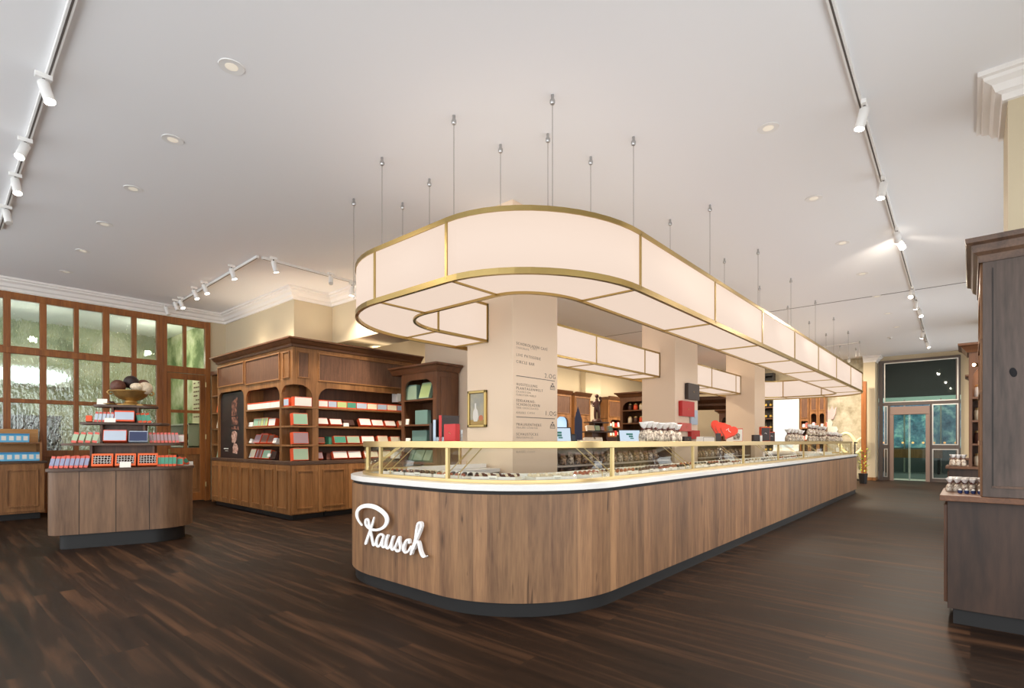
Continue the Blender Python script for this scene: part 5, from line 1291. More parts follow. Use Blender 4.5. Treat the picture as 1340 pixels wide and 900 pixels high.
# ================================================================ rear of the shop
YB = 9.9
def XB(px): return at_y(px, YB).x
bays = [(XB(724), XB(748), 'oak wall cabinet with a pale blue lit arch beside the first column', 0), (XB(752), XB(773), 'oak wall cabinet with a plain panel behind the chocolate statue', 1),
        (XB(796), XB(816.5), 'distant oak arched bay with red boxes, nearer the statue', 2), (XB(816.5), XB(839), 'distant oak arched bay with red boxes beside the second column', 3)]
for x0, x1, lb_, k in bays:
    w = x1 - x0
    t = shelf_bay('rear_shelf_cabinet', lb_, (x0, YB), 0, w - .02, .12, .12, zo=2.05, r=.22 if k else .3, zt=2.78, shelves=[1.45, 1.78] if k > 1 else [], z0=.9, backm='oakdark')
    MB().box(0, w - .02, -.02, .34, .1, .9).build('base', M['oak'], t); MB().box(.03, w - .05, .03, .3, 0, .1).build('plinth', M['black'], t)
    q = MB().sweep([(0, 0), (w - .02, 0)], [(0, 2.78), (0, 2.9), (.09, 2.9), (.07, 2.86), (.02, 2.78)]); q.box(0, w - .02, 0.001, .34, 2.78, 2.88); q.build('crown_moulding', M['walnuth'], t)
    if k == 1: MB().box(.12, w - .14, .01, .03, .9, 2.05).build('lower_panel', M['oak'], t)
    if k > 1:
        for lv, z in enumerate((.9, 1.45, 1.78)):
            n = 4
            for i in range(n):
                wd_ = (w - .4) / n
                product('gift_box', f'{ORD[i]} red box on the {["low", "middle", "top"][lv]} board of the {"third" if k == 2 else "fourth"} rear bay', 'box', f'red boxes in the rear bays, bay {k}, board {lv}', wd_ * .8, .1, .14 + .05 * ((i + lv + k) % 2), [M['coral'], M['orange'], M['red']][(i + lv) % 3], [M['creamcard'], M['red'], M['cardwhite']][(i + k) % 3], (x0 + .2 + wd_ * (i + .5), YB + .16, z + .001), 0, .1)
t = thing('lit_blue_arch', 'pale blue lit arch panel in the rear cabinet beside the first column', 'lit panel', (bays[0][0], YB + .1, .95))
w = bays[0][1] - bays[0][0] - .04
pa = [(.1, 0), (w - .1, 0), (w - .1, .9)] + [(w - .3 + .2 * math.cos(a), .9 + .2 * math.sin(a)) for a in [PI / 2 * i / 6 for i in range(1, 7)]] + [(.3 - .2 * math.sin(a), .9 + .2 * math.cos(a)) for a in [PI / 2 * i / 6 for i in range(7)]]
MB().prism_uz(pa, 0, .02).build('lit_panel', emit('blue_screen', '#b9dcfb', 1.1), t)
MB().prism_uz([(x, z) for x, z in pa], .02, .05).build('panel_back', M['black'], t)
# statue table at the rear
TW = at_d(781, HY, 12.2)
ang = TA
c0 = Vector((TW.x, TW.y)) - (TU * .71 + TV * .4)
rt = dup(tb, (c0.x, c0.y, 0), (0, 0, TA), 'dark tiered display table carrying a chocolate statue at the rear of the shop')
st = thing('chocolate_statue', 'brown chocolate statue of a standing figure on the rear display table', 'statue', (TW.x - .0, TW.y, 1.704), face_rz(TW) )
MB().lathe([(.11, 0), (.12, .02), (.1, .05), (.09, .06)], 16).build('statue_base', M['choc'], st)
me = bpy.data.meshes.new('figure_body')
V_ = [(0, 0, .30), (0, 0, .38), (0, -.01, .46), (0, 0, .50), (0, -.005, .56), (-.035, 0, .27), (-.045, -.02, .17), (-.04, 0, .065), (-.04, -.05, .06), (.035, 0, .27), (.05, -.01, .17), (.045, .01, .065), (.045, -.04, .06),
      (-.07, 0, .455), (-.1, -.02, .38), (-.06, -.07, .36), (.07, 0, .455), (.1, -.03, .5), (.05, -.06, .55)]
E_ = [(0, 1), (1, 2), (2, 3), (3, 4), (0, 5), (5, 6), (6, 7), (7, 8), (0, 9), (9, 10), (10, 11), (11, 12), (2, 13), (13, 14), (14, 15), (2, 16), (16, 17), (17, 18)]
R_ = [.05, .052, .058, .028, .045, .04, .028, .02, .018, .04, .028, .02, .018, .03, .022, .018, .03, .022, .018]
me.from_pydata(V_, E_, []); o = bpy.data.objects.new('figure_body', me); COL.objects.link(o); o.parent = st
md = o.modifiers.new('skin', 'SKIN'); sv = me.skin_vertices[0].data
for i, r in enumerate(R_): sv[i].radius = (r, r)
sv[0].use_root = True
o.modifiers.new('sub', 'SUBSURF').levels = 2; o.modifiers['sub'].render_levels = 2; me.materials.append(mat('#4a2b22', .4, noise=.2, nscale=20)); md.use_smooth_shade = True
q = MB(); q.ball((0, -.005, .60), .045, 12, 8, (1, 1, 1.1)); q.build('head', M['choc'], st, smooth=True)
q = MB(); q.ball((.07, -.06, .56), .03, 10, 6); q.build('carried_bowl', M['choc'], st, smooth=True)
t = thing('navy_banner', 'dark navy pointed banner beside the rear display table', 'banner', tuple(at_d(757, HY, 11.2).xy) + (0,), face_rz(at_d(757, HY, 11.2)))
MB().prism_uz([(-.1, .03), (.09, .03), (.08, 1.7), (-.01, 2.0), (-.08, 1.75)], 0, .03).build('banner_sheet', M['navy'], t)
MB().box(-.14, .14, -.1, .12, 0, .03).build('base_plate', M['black'], t)
def on_table(lb_, u, v, z, w, h, body, face, tilt=.3):
    p = Vector((c0.x, c0.y)) + TU * u + TV * v
    product('gift_box', lb_, 'box', None, w, .06, h, M[body], M[face], (p.x, p.y, z + .001), TA, tilt)
on_table('white box leaning on the second tier below the statue', .42, .3, 1.483, .22, .12, 'cardwhite', 'creamcard')
on_table('grey box on the second tier below the statue', .62, .3, 1.483, .14, .12, 'tealgrey', 'sage')
on_table('brown box in the middle of the second tier below the statue', .76, .3, 1.483, .1, .1, 'brownbox', 'mauve')
on_table('cream box at the end of the second tier below the statue', 1.0, .3, 1.483, .12, .12, 'creamcard', 'tealgrey')
on_table('white carton on the lowest tier below the statue', .3, .2, 1.229, .26, .1, 'cardwhite', 'cardwhite')
on_table('cream carton on the lowest tier below the statue', .58, .2, 1.229, .2, .1, 'creamcard', 'cardwhite')
on_table('dark carton on the lowest tier below the statue', .95, .2, 1.229, .3, .11, 'choc', 'choc')
# walnut tower at the rear and its goods
t2 = end_tower('walnut arched shelf tower with lit jars at the rear beside the second column', (12.8, 7.25), -PI / 2, w=1.0, shelves=(.9, 1.35, 1.75, 2.1), ret=0)
jarp = {}
def jar(label, loc, m, group, s=1):
    if m not in jarp:
        t = thing('sweet_jar', label, 'jar', loc, 0, group); jarp[m] = t
        MB().lathe([(.05, 0), (.06, .01), (.06, .13), (.045, .15)], 12).build('jar_body', M[m], t, smooth=True); MB().lathe([(.048, .15), (.05, .155), (.05, .175), (.01, .19)], 12).build('lid', M['brass2'], t)
    else: t = dup(jarp[m], loc, None, label, group)
    t.scale = (s, s, s); return t
for lv, z in enumerate((1.35, 1.75, 2.1)):
    for i in range(5): jar(f'{ORD[i]} jar on the {["low", "middle", "top"][lv]} board of the rear walnut tower', (12.8 + .2, 7.05 - .17 * i, z + .001), ['orange', 'pralineW', 'choc'][(lv + i) % 3], 'jars in the rear walnut tower', 1.0)
for i in range(3): product('gift_box', f'{ORD[i]} coral carton at the foot of the rear walnut tower', 'box', 'coral cartons in the rear tower', .22, .1, .3, M['coral'], M['creamcard'], (13.0, 7.0 - .28 * i, .901), -PI / 2, .1)
# staircase beyond the second column
P_ = at_d(922, HY, 16.0)
sc_ = thing('staircase', 'dark timber staircase seen from below between the columns', 'staircase', (P_.x, P_.y, 0), face_rz(P_))
for i in range(14): MB().box(-.35, 1.0, .27 * i, .27 * i + .33, 2.72 - .175 * i, 2.79 - .175 * i).build('tread', M['oakdark'], sc_)
for s in (-.38, 1.0): MB().add([(s, -.1, 2.75), (s, 3.9, .1), (s, 3.9, .35), (s, -.1, 3.0), (s + .03, -.1, 2.75), (s + .03, 3.9, .1), (s + .03, 3.9, .35), (s + .03, -.1, 3.0)], [(0, 1, 2, 3), (7, 6, 5, 4), (0, 4, 5, 1), (2, 6, 7, 3), (1, 5, 6, 2), (0, 3, 7, 4)]).build('stringer', M['oakdark'], sc_)
MB().box(-.36, 1.05, -.12, -.06, 0, 2.2).build('understair_wall', M['cream'], sc_)
MB().add([(-.35, .35, 2.6), (1, .35, 2.6), (1, 4.0, .3), (-.35, 4.0, .3), (-.35, .35, 2.65), (1, .35, 2.65), (1, 4.0, .35), (-.35, 4.0, .35)], [(3, 2, 1, 0), (4, 5, 6, 7), (0, 1, 5, 4), (1, 2, 6, 5), (2, 3, 7, 6), (3, 0, 4, 7)]).build('riser_panel', M['oakdark'], sc_)
MB().box(-.33, -.25, -.05, .05, 0, 2.75).build('newel_post', M['oakdark'], sc_)
P2 = at_d(941, HY, 14.9)
t3 = end_tower('narrow dark shelf tower with white goods before the staircase', (P2.x, P2.y), face_rz(P2), w=.5, depth=.35, ret=0, zt=2.05, shelves=(.9, 1.3, 1.6), zo=1.95, r=.12, crown=.1)
for lv, z in enumerate((1.3, 1.6)):
    for i in range(2):
        v = Vector((math.cos(face_rz(P2)), math.sin(face_rz(P2)))); p = P2.xy + v * (.16 + .16 * i) + Vector((-v.y, v.x)) * .15
        jar(f'{ORD[i]} white jar on the {["lower", "upper"][lv]} board of the tower before the staircase', (p.x, p.y, z + .001), 'pralineW', 'white jars before the staircase')
# ================================================================ far end
XFAR = 20.2
def YF_(px): return at_x(px, XFAR).y
def ZF_(px, py): return at_x(px, XFAR, py).z
t = thing('bottle_rack', 'tall dark rack of bottles beyond the third column', 'rack', (XFAR, YF_(1011.5), 0), -PI / 2)
MB().box(0 - .9, .0, .3, .34, 0, 3.7).build('back_panel', M['black'], t)
for x in (-.93, -.0): MB().box(x - .02, x + .01, 0, .3, 0, 3.7).build('side_panel', M['black'], t)
for k in range(9): MB().box(-.9, -.01, 0, .3, .4 * k + .05, .4 * k + .08).build('shelf_board', M['walnuth'], t)
MB().box(-.9, -.01, 0, .3, 3.6, 3.7).build('top_board', M['black'], t)
gl_ = mat('#3a3326', .25)
for k in range(2, 7):
    for i in range(5):
        p = Vector((XFAR - .0 + .12, YF_(1011.5) + .1 + .17 * i))
        q = MB(); o = thing('bottle', f'{ORD[i]} bottle on board {ORD[k - 1]} of the dark rack beyond the third column', 'bottle', (p.x, p.y, .4 * k + .081), 0, f'bottles on board {ORD[k - 1]} of the dark rack')
        if 'bot' not in jarp:
            jarp['bot'] = MB().lathe([(.04, 0), (.042, .01), (.042, .16), (.014, .21), (.014, .27)], 10).mesh('glass_body', gl_); jarp['lab'] = MB().lathe([(.043, .05), (.043, .12)], 10).mesh('paper_label', mat('#c9a545', .5))
        for nm, m_ in (('glass_body', jarp['bot']), ('paper_label', jarp['lab'])):
            c = bpy.data.objects.new(nm, m_); COL.objects.link(c); c.parent = o
t = thing('white_wall_panel', 'large bright white panel with faint lines at the far end', 'panel', (XFAR, YF_(1011.5), .95), -PI / 2)
w = YF_(1011.5) - YF_(1045.5)
MB().box(0, w, 0, .08, 0, 2.2).build('panel_box', M['white'], t); MB().box(.04, w - .18, -.004, 0, .08, 2.1).build('lit_face', emit('lit_white_panel', '#f4fbf7', .95), t)
q = MB()
for k in range(12): q.box(.06, w - .2, -.005, -.004, .25 + .15 * k, .254 + .15 * k)
q.build('line_pattern', mat('#cfdad8', .6), t)
MB().box(.0, w, -.05, .08, -.95, -.0).build('plinth', M['white'], t)
for i, (a, c) in enumerate(((1046.7, 1059), (1059.5, 1070.3), (1070.6, 1080.5))):
    y0, y1 = YF_(a), YF_(c)
    t = shelf_bay('far_shelf_cabinet', ['far oak bay with open pigeonholes beside the white panel', 'far oak arched bay with red and white goods in the middle', 'far oak arched bay beside the stone wall'][i], (XFAR, y0), -PI / 2, y0 - y1 - .006, .04, .04, zo=2.2 if i else 1.95, r=.08 if i else .02, zt=3.1, z0=.9, shelves=[1.3, 1.72])
    MB().box(0, y0 - y1 - .006, 0, .34, 0, .9).build('base', M['oak'], t)
    for lv, z in enumerate((1.3, 1.72)):
        for k in range(2):
            product('gift_box', f'{ORD[k]} {"red" if (k + lv) % 2 else "white"} carton on the {["lower", "upper"][lv]} board of the {["first", "middle", "last"][i]} far bay', 'box', 'cartons in the far oak bays', .085, .08, .13 + .05 * ((k + i) % 2), M['red'] if (k + lv) % 2 else M['cardwhite'], M['cardwhite'] if (k + lv) % 2 else M['coral'], (XFAR + .14, y0 - .1 - .105 * k, z + .001), -PI / 2, .1)
b = MB(); b.box(20.62, 20.78, 2.64, at_x(1081, 20.6).y, 0, CEIL)
structure(b.build('wall_stone', mottled('weathered_plaster', '#8f866f', '#cfc9b6', scale=3.2, c3='#b5ae98', p0=.3, p1=.62, detail=9)), 'weathered beige stone wall with wall decorations', 'wall')
b = MB(); b.box(19.75, 19.95, at_x(1134, 19.85).y, at_x(1127.5, 19.85).y, 0, 3.15)
structure(b.build('post', M['frame']), 'reddish timber post at the far counter end', 'post')
XS = 20.6
def SP(px, py): p = at_x(px, XS, py); return p
def wallshape(name, label, cat, pts, m, th=.06):
    P3 = [SP(*p) for p in pts]; y0 = P3[0].y; z0 = min(p.z for p in P3)
    t = thing(name, label, cat, (XS, y0, z0), -PI / 2)
    MB().prism_uz([(y0 - p.y, p.z - z0) for p in P3], -th, -.002).build('cut_shape', m, t, bevel=.01); return t
wallshape('flower_cutout', 'pale pink tulip shaped cutout on the stone wall', 'wall decoration', [(1081, 548), (1082, 534), (1086, 538), (1089, 531), (1091.5, 536), (1095, 532), (1094, 541), (1091, 548), (1086, 549)], mat('#dfc4c4', .6))
wallshape('leaf_cutout', 'white rounded cutout below the pink tulip on the stone wall', 'wall decoration', [(1081, 549), (1087, 548), (1090, 553), (1089, 558), (1095, 558), (1097, 562), (1094, 567), (1087, 567), (1081, 566)], mat('#dfe3da', .6))
hs = thing('heart_sculpture', 'pale yellow looped heart sculpture before the stone wall', 'sculpture', tuple(at_x(1117, 20.1).xy) + (.0,), -PI / 2)
def hp(px, py): p = at_x(px, 20.1, py); return ((at_x(1117, 20.1).y - p.y), 0, p.z)
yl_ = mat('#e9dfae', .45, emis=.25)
MB().tube([hp(*p) for p in catmull([(1113, 597), (1104, 590), (1099, 581), (1099.5, 572), (1105, 567), (1112, 568.5), (1118, 576), (1120, 582)], 5)], .05, 8).build('large_loop', yl_, hs, smooth=True)
MB().tube([hp(*p) for p in catmull([(1113, 597), (1122, 592), (1129, 585), (1132, 578), (1129, 573.5), (1123, 576), (1119, 582)], 5)], .045, 8).build('small_loop', yl_, hs, smooth=True)
MB().tube([hp(1114, 593), (hp(1114, 593)[0], 0, .02)], .03).build('stand', M['black'], hs); MB().lathe([(.2, 0), (.2, .03), (.05, .05)], 16).build('base_plate', M['black'], hs)
pl = thing('potted_plant', 'yellow green plant in a slim pot past the counter end', 'plant', tuple(at_x(1129.5, 18.6).xy) + (0,))
MB().lathe([(.09, 0), (.12, .3), (.11, .3), (.08, .26)], 14).build('pot', M['black'], pl)
q = MB()
for i in range(46):
    a, z, r = RND.random() * 6.3, .3 + .75 * RND.random(), .05 + .09 * RND.random()
    c = Vector((r * math.cos(a), r * math.sin(a), z)); d = Vector((math.cos(a) * .07, math.sin(a) * .07, .05)); s = Vector((-math.sin(a), math.cos(a), 0)) * .025
    q.add([c - s * .2, c + d * .5 - s, c + d, c + d * .5 + s], [(0, 1, 2, 3)])
q.build('foliage', mat('#9aa83a', .5), pl, solid=.002)
MB().tube([(0, 0, .2), (.01, 0, .95)], .012).build('stem', M['oakdark'], pl)

# ================================================================ right-hand wall units
def unit_base(name, label, x0, x1, yf, x_in=.04, zt=.845, door_n=2):
    t = thing(name, label, 'cabinet', (x0, yf, 0))
    L_ = x1 - x0; D_ = yf + .74
    MB().box(x_in, L_, -D_, -.02, .105, zt).build('end_panel', M['smokedbase'], t, bevel=.002)
    MB().box(x_in + .03, L_ - .02, -D_ + .02, -.05, 0, .105).build('plinth', M['black'], t)
    for i in range(door_n):
        w = (L_ - .1) / door_n; MB().box(x_in + .03 + w * i, x_in + .02 + w * (i + 1), -.02, .0, .14, zt - .03).build('door', M['walnut'], t, bevel=.003)
    return t
unit_base('wall_base_cabinet', 'large smoked oak base cabinet at the edge of the aisle', 4.65, 5.36, .14)
w1 = MB().box(4.63, 5.38, -.62, .16, .846, .884).build('oak_ledge', M['walnuth'], bevel=.003); tag(w1, 'brown oak ledge on the nearest smoked base cabinet', 'worktop')
u1 = thing('smoked_oak_cabinet', 'tall smoked oak cabinet end with a knot, above the nearest base', 'shelf cabinet', (4.65, -.06, .885))
MB().box(.0, .04, -.66, 0, 0, 1.56).build('end_panel', M['smoked'], u1, bevel=.002)
MB().box(-.006, 0, -.6, -.045, .06, .075).build('panel_strip', M['smokedh'], u1)
MB().box(-.004, 0, -.052, -.048, .075, 1.5).build('panel_joint', M['darkgap'], u1)
q = MB(); kn = at_x(1326, 4.645, 487)
q.lathe([(.001, 0), (.022, 0), (.028, .002), (.001, .003)], 16, wob=lambda a, z: 1 + .15 * math.sin(2 * a + .6)); o = q.build('wood_knot', mat('#141214', .9), u1); o.location = (-.0005, kn.y + .06, kn.z - .885); o.rotation_euler = (0, -PI / 2, .0); o.scale = (1.0, .7, 1)
o = MB().prism_uz(face_frame(1.16, 0, 1.56, .06, .06, 1.42, .2), 0, .03).build('face_frame', M['oak'], u1); o.location = (1.2, .012, 0); o.rotation_euler = (0, 0, PI)
MB().box(.04, .71, -.66, -.64, 0, 1.56).build('back_panel', M['oakdark'], u1)
for z in (.34, .68, 1.02): MB().box(.04, .7, -.6, .018, z, z + .03).build('shelf_board', M['oakh'], u1)
MB().box(.72, 1.16, -.1, -.03, 0, 1.56).build('back_panel', M['oakdark'], u1)
q = MB().sweep([(1.2, -.1), (1.2, .012), (0, .012), (0, -.66)], [(0, 1.545), (0, 1.7), (.075, 1.7), (.07, 1.67), (.045, 1.655), (.035, 1.61), (.012, 1.59), (.008, 1.545)]); q.box(0, .7, -.66, .012, 1.56, 1.69); q.box(.7, 1.2, -.1, .012, 1.56, 1.69)
q.build('crown_moulding', M['smokedh'], u1)
# small shelf lamp
sl = thing('shelf_spot', 'tiny bright spot lamp at the front edge of the smoked oak cabinet', 'lamp', (4.80, -.026, 1.775))
MB().lathe([(.012, -.012), (.014, 0), (.012, .012)], 12).build('lamp_housing', M['brass'], sl); MB().ball((-.006, .006, 0), .011, 10, 6).build('bulb', emit('shelf_bulb', '#ffe0b0', 40), sl, smooth=True)
# goods on the first ledge
bl_ = mat('#2d3c6b', .4)
for i in range(5):
    y = .055 - .035 * i
    t = thing('chocolate_cup', f'{ORD[i]} small navy cup in the front row on the oak ledge', 'cup', (4.86 + .0 * i, y, .885), 0, 'navy cups on the oak ledge')
    MB().lathe([(.011, 0), (.015, .022), (.013, .022), (.01, .004)], 10).build('paper_cup', bl_, t); MB().ball((0, 0, .022), .011, 8, 5).build('chocolate_top', M['cardwhite'], t)
for r, (x, n_) in enumerate(((5.0, 4), (5.12, 5), (5.25, 5))):
    for i in range(n_):
        y = .115 - .005 * r - .042 * i
        t = bow_bag(f'{ORD[i]} bow tied bag in the {["front", "middle", "rear"][r]} row on the oak ledge', (x, y, .885), .42, RND.random() * 6, 'bow tied bags on the oak ledge', 1)
        t.scale = (.5, .5, .5)
# second and third units along the wall
unit_base('wall_base_cabinet', 'second brown base cabinet along the street wall', 10.12, 10.86, .26)
w2 = MB().box(10.1, 10.88, -.6, .28, .846, .884).build('oak_ledge', M['walnuth'], bevel=.003); tag(w2, 'brown oak ledge on the second base cabinet along the wall', 'worktop')
end_tower('second wall tower with lit arched shelves facing the counter aisle', (10.18, .02), -PI / 2, w=.62, sl=.04, depth=.6, ret=0, zt=2.55, shelves=(1.22, 1.56, 1.9), zo=2.36, r=.2, z0=.885, wd='walnut')
for lv, z in enumerate((.885, 1.22, 1.56, 1.9)):
    for i in range(3):
        jar(f'{ORD[i]} white jar on the {["lowest", "second", "third", "top"][lv]} board of the second wall tower', (10.18 + .2, -.1 - .14 * i, z + .001), ['pralineW', 'choc', 'pralineW', 'cardwhite'][lv] if i != 1 else 'cardwhite', 'jars in the second wall tower', 1.05)
for i in range(3): bow_bag(f'{ORD[i]} bag with a bow on the ledge of the second wall unit', (10.24, .2 - .06 * i, .885), .9, i, 'bags on the second wall ledge', 1)
unit_base('wall_base_cabinet', 'third brown base cabinet along the street wall', 14.95, 15.7, .33)
w3 = MB().box(14.93, 15.72, -.6, .35, .846, .884).build('oak_ledge', M['walnuth'], bevel=.003); tag(w3, 'brown oak ledge on the third base cabinet along the wall', 'worktop')
end_tower('third wall tower standing nearest the glass entrance', (15.0, -.03), -PI / 2, w=.6, depth=.6, ret=0, zt=2.55, shelves=(1.22, 1.56, 1.9), zo=2.36, r=.2, z0=.885, wd='walnut')

# ================================================================ lamps
def addlight(kind, name, loc, energy, color=(1, .86, .7), aim=None, **kw):
    l = bpy.data.lights.new(name, kind); l.energy = energy; l.color = color
    for k, v in kw.items(): setattr(l, k, v)
    o = bpy.data.objects.new(name, l); COL.objects.link(o); o.location = loc
    if aim is not None: o.rotation_euler = Vector(aim).to_track_quat('-Z', 'Y').to_euler()
    return o
def track(label, p0, p1):
    p0, p1 = Vector(p0), Vector(p1); d = (p1 - p0); L_ = d.length; t = thing('light_track', label, 'light track', (p0.x, p0.y, CEIL - .001), math.atan2(d.y, d.x))
    MB().box(0, L_, -.02, .02, -.035, 0).build('track_rail', M['spotwhite'], t, bevel=.002)
    MB().box(.02, L_ - .02, -.006, .006, -.0365, -.035).build('track_slot', M['slot'], t)
def tr_y(x): return .652 + .0166 * (x - 3.77)
track('long white light track over the aisle to the entrance', (1.5, tr_y(1.5)), (19.6, tr_y(19.6)))
track('white light track above the display table', (.6, 1.0), (.735, 9.4))
track('white light track running beside the poster cabinets', (3.36, 7.93), (3.46, 12.1))
track('short white light track before the wide shelf bay', (3.42, 7.93), (6.4, 8.0))
track('short white light track near the glass entrance', (17.2, 2.3), (17.4, 4.1))
def spot(label, apx, apy, lpx, lpy, group, lit=True, s=1.0, energy=150, size=110, aim=None):
    a = at_z(apx, apy, 3.90); l = min((at_z(lpx, lpy, 3.9 - .004 * k) for k in range(5, 60)), key=lambda q: abs((q - a).length - .24) + .05 * (q.z - 3.7))
    d = l - a
    if d.length > .5 or d.length < .02: d = d.normalized() * .3 if d.length > .02 else Vector((0, 0, -1))
    d = d.normalized()
    if aim: d = (Vector(aim) - a).normalized()
    if d.z > -.35: d = Vector((d.x, d.y, -.45)).normalized()
    t = thing('track_spotlight', label, 'spotlight', (a.x, a.y, CEIL - .036), 0, group)
    MB().box(-.05 * s, .05 * s, -.018, .018, -.035, 0).build('track_adapter', M['spotwhite'], t, bevel=.003)
    MB().tube([(0, 0, -.035), (0, 0, -.07)], .009).build('swivel', M['slot'], t)
    q = MB(); q.lathe([(.028, -.02), (.036, -.01), (.036, .14), (.032, .145), (.03, .13)], 18); h = q.build('lamp_head', M['spotwhite'], t, smooth=40)
    h.location = (0, 0, -.075); h.rotation_euler = d.to_track_quat('Z', 'Y').to_euler()
    q = MB(); q.lathe([(.001, .141), (.034, .141), (.034, .147), (.001, .147)], 18); q.build('lens', M['lens'] if lit else M['lensoff'], h)
    if lit:
        p = Vector((a.x, a.y, CEIL - .111)) + d * .16
        addlight('SPOT', 'spot_beam', p, energy, aim=d, spot_size=math.radians(size), spot_blend=.6, shadow_soft_size=.04)
G1, G2, G3 = 'spotlights on the aisle track', 'spotlights above the display table', 'spotlights by the corner cabinets'
for i, (ax, ay, lx, ly) in enumerate(((1131, 143, 1120, 183), (1156, 240, 1150, 270), (1177, 315, 1184, 328), (1174, 305, 1175, 343), (1194, 380, 1190, 393), (1203, 406, 1207, 418), (1199, 394, 1197, 413), (1208, 435, 1205, 446), (1213, 448, 1217, 458))):
    spot(f'{ORD[i]} white spotlight from the camera along the aisle track', ax, ay, lx, ly, G1)
for i, (ax, ay, lx, ly) in enumerate(((57, 108, 71, 147), (33, 190, 20, 213), (20, 235, 25, 262), (8, 276, 14, 300))):
    spot(f'{ORD[i]} white spotlight along the track above the display table', ax, ay, lx, ly, G2, lit=i < 3)
for i, (ax, ay, lx, ly, on) in enumerate(((303, 352, 302, 366, 1), (267, 373, 271, 386, 1), (254, 380, 252, 387, 1), (236, 393, 238, 405, 1), (229, 396, 227, 405, 0), (217, 402, 220, 411, 0))):
    spot(f'{ORD[i]} white spotlight on the track beside the poster cabinets', ax, ay, lx, ly, G3, lit=bool(on), energy=95, aim=(4.0, [8.3, 9.0, 9.6, 10.4, 10.6, 11.2][i], 1.2))
spot('lit white spotlight on the short track before the wide shelf bay', 358, 342, 365, 357, G3, aim=(4.6, 8.3, 1.1), energy=120)
for i, (x, aim) in enumerate(((4.95, (5.0, 8.3, 1.2)), (5.5, (5.7, 8.3, 1.2)), (5.0, (5.95, 7.2, 1.5)))):  # hidden spotlights added to brighten the wide bay and walnut tower
    y_ = 7.968 if i < 2 else 7.966
    q_ = Vector((x + (.12 if i == 2 else 0), y_, 3.9)); d_ = q_.x * CA + q_.y * SA; px_ = 670 + F * (q_.x * SA - q_.y * CA) / d_; py_ = HY - F * (q_.z - EYE) / d_
    spot(f'{ORD[i]} white spotlight added unseen on the short track behind the canopy', px_, py_, px_, py_ + 12, G3, aim=aim, energy=120)
spot('unlit white cylinder spotlight on the short track before the wide shelf bay', 433, 362, 433, 375, G3, lit=False)
spot('unlit white spotlight on the short track near the entrance', 1111, 470, 1111, 474, None, lit=False)
def down(label, x, y, group):
    t = thing('recessed_downlight', label, 'downlight', (x, y, CEIL), 0, group)
    MB().lathe([(.062, -.004), (.085, -.006), (.088, -.001), (.062, -.001)], 28).build('trim_ring', M['spotwhite'], t, smooth=40)
    MB().lathe([(.062, -.0035), (.045, -.0025), (.044, -.002), (.06, -.0015)], 24).build('inner_ring', M['slot'], t)
    MB().lathe([(.001, -.005), (.042, -.005), (.044, -.003), (.001, -.002)], 20).build('lamp', mat('#e9dfcf', .3, emis=.4), t)
for i in range(6): down(f'{ORD[i]} recessed downlight from the camera in the row over the display table', 1.54 + .02 * i, 4.08 + 1.39 * i, 'recessed downlights over the display table')
for i in range(7): down(f'{ORD[i]} recessed downlight from the camera in the row along the aisle', 4.94 + 1.77 * i, 1.335, 'recessed downlights along the aisle')
for i, (x, y, aim) in enumerate(((4.72, 6.1, (4.9, 8.2, 1.3)), (5.08, 6.2, (5.75, 8.2, 1.35)), (4.72, 6.35, (5.95, 7.25, 1.5)))):  # unseen downlights added to brighten the shelf bays
    down(f'{ORD[i]} recessed downlight added unseen behind the canopy to light the shelf bays', x, y, 'added downlights behind the canopy')
    addlight('SPOT', 'shelf_fill_beam', (x, y, CEIL - .03), 210, aim=Vector(aim) - Vector((x, y, CEIL)), spot_size=math.radians(52), spot_blend=.7, shadow_soft_size=.05)
t = thing('smoke_detector', 'small round detector on the ceiling near the entrance', 'detector', (17.0, 1.6, CEIL)); MB().lathe([(.05, -.03), (.06, -.02), (.06, 0), (.01, 0)], 16).build('detector_body', M['spotwhite'], t, smooth=40); MB().lathe([(.015, -.04), (.02, -.03), (.01, -.028)], 10).build('sensor_cap', M['slot'], t)

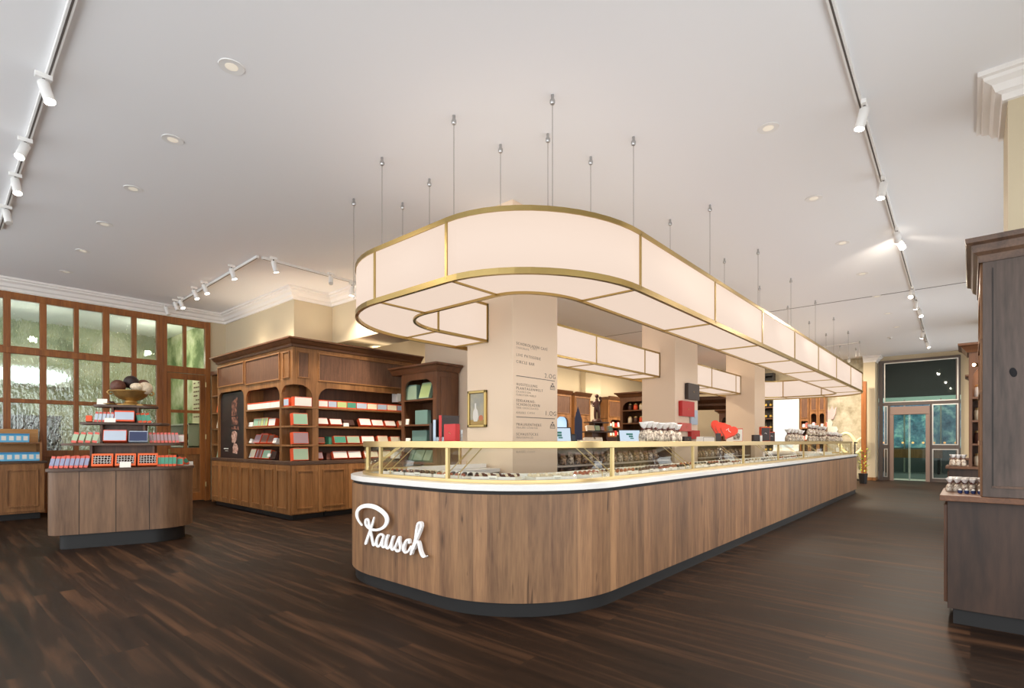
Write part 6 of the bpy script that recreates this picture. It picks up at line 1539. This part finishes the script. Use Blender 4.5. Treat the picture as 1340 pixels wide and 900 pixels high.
# shelf strip lights and cabinet-top washers that the shop has
WARM = (1, .84, .62)
for x, y in ((4.3, 10.4), (4.3, 9.2), (4.9, 8.75), (6.0, 8.75)): addlight('SPOT', 'cabinet_top_washer', (x, y, 2.95), 7, WARM, (0.02, .02, 1), spot_size=math.radians(110), spot_blend=.8, shadow_soft_size=.03)
for x, y, z, e in ((13.0, 6.9, 2.25, 14), (10.4, -.3, 2.28, 16), (15.2, -.3, 2.28, 12), (5.0, -.2, 2.38, 10)): addlight('POINT', 'shelf_lamp', (x, y, z), e, WARM, shadow_soft_size=.03)
# unseen fill strips added on the cabinet tops to brighten the ceiling
for x, y, sx, sy, e in ((4.15, 9.8, .15, 2.6, 4), (5.6, 8.4, 2.0, .15, 3), (16, 10.05, 5, .15, 12)):
    o = addlight('AREA', 'ceiling_fill_strip', (x, y, 2.96 if y > 5 else 2.75), e, WARM, (0, 0, 1)); o.data.shape = 'RECTANGLE'; o.data.size = sx; o.data.size_y = sy; o.rotation_euler = (PI, 0, 0)
# unseen fill lights added for the room behind the partition, rear hall and arcade
for x, y in ((-1, 14.2), (1.6, 14.2), (3.6, 14.4)): addlight('POINT', 'rear_room_fill', (x, y, 3.3), 34, (1, .95, .85), shadow_soft_size=.05)
for x, y in ((9.5, 7.5), (13, 8), (17, 8), (17.5, 5.5), (18.3, 3.2)): addlight('AREA', 'hall_fill', (x, y, 3.95), 185, (1, .85, .66), (0, 0, -1), size=.6)
addlight('AREA', 'arcade_fill', (24, 1.5, 4.9), 130, (1, .97, .92), (0, 0, -1), size=1.2)

w = bpy.data.worlds.new('outside_fill'); SC.world = w; w.use_nodes = True  # even outside light added as fill through the open shop front
bg = w.node_tree.nodes['Background']; bg.inputs['Color'].default_value = (.96, .985, 1, 1); bg.inputs['Strength'].default_value = 2.7

# ================================================================ camera
cd = bpy.data.cameras.new('camera'); cam = bpy.data.objects.new('camera', cd); COL.objects.link(cam)
cam.location = (0, 0, EYE); cam.rotation_euler = (PI / 2, 0, -math.acos(SA) if 0 else math.atan2(SA, CA) - PI / 2)
cd.sensor_width = 36; cd.lens = 36 * F / 1340; cd.shift_y = (HY - 450) / 1340; cd.clip_start = .05; cd.clip_end = 200
SC.camera = cam
vs = SC.view_settings; vs.view_transform = 'Standard'; vs.look = 'None'; vs.exposure = 0; vs.gamma = 1; vs.use_curve_mapping = False
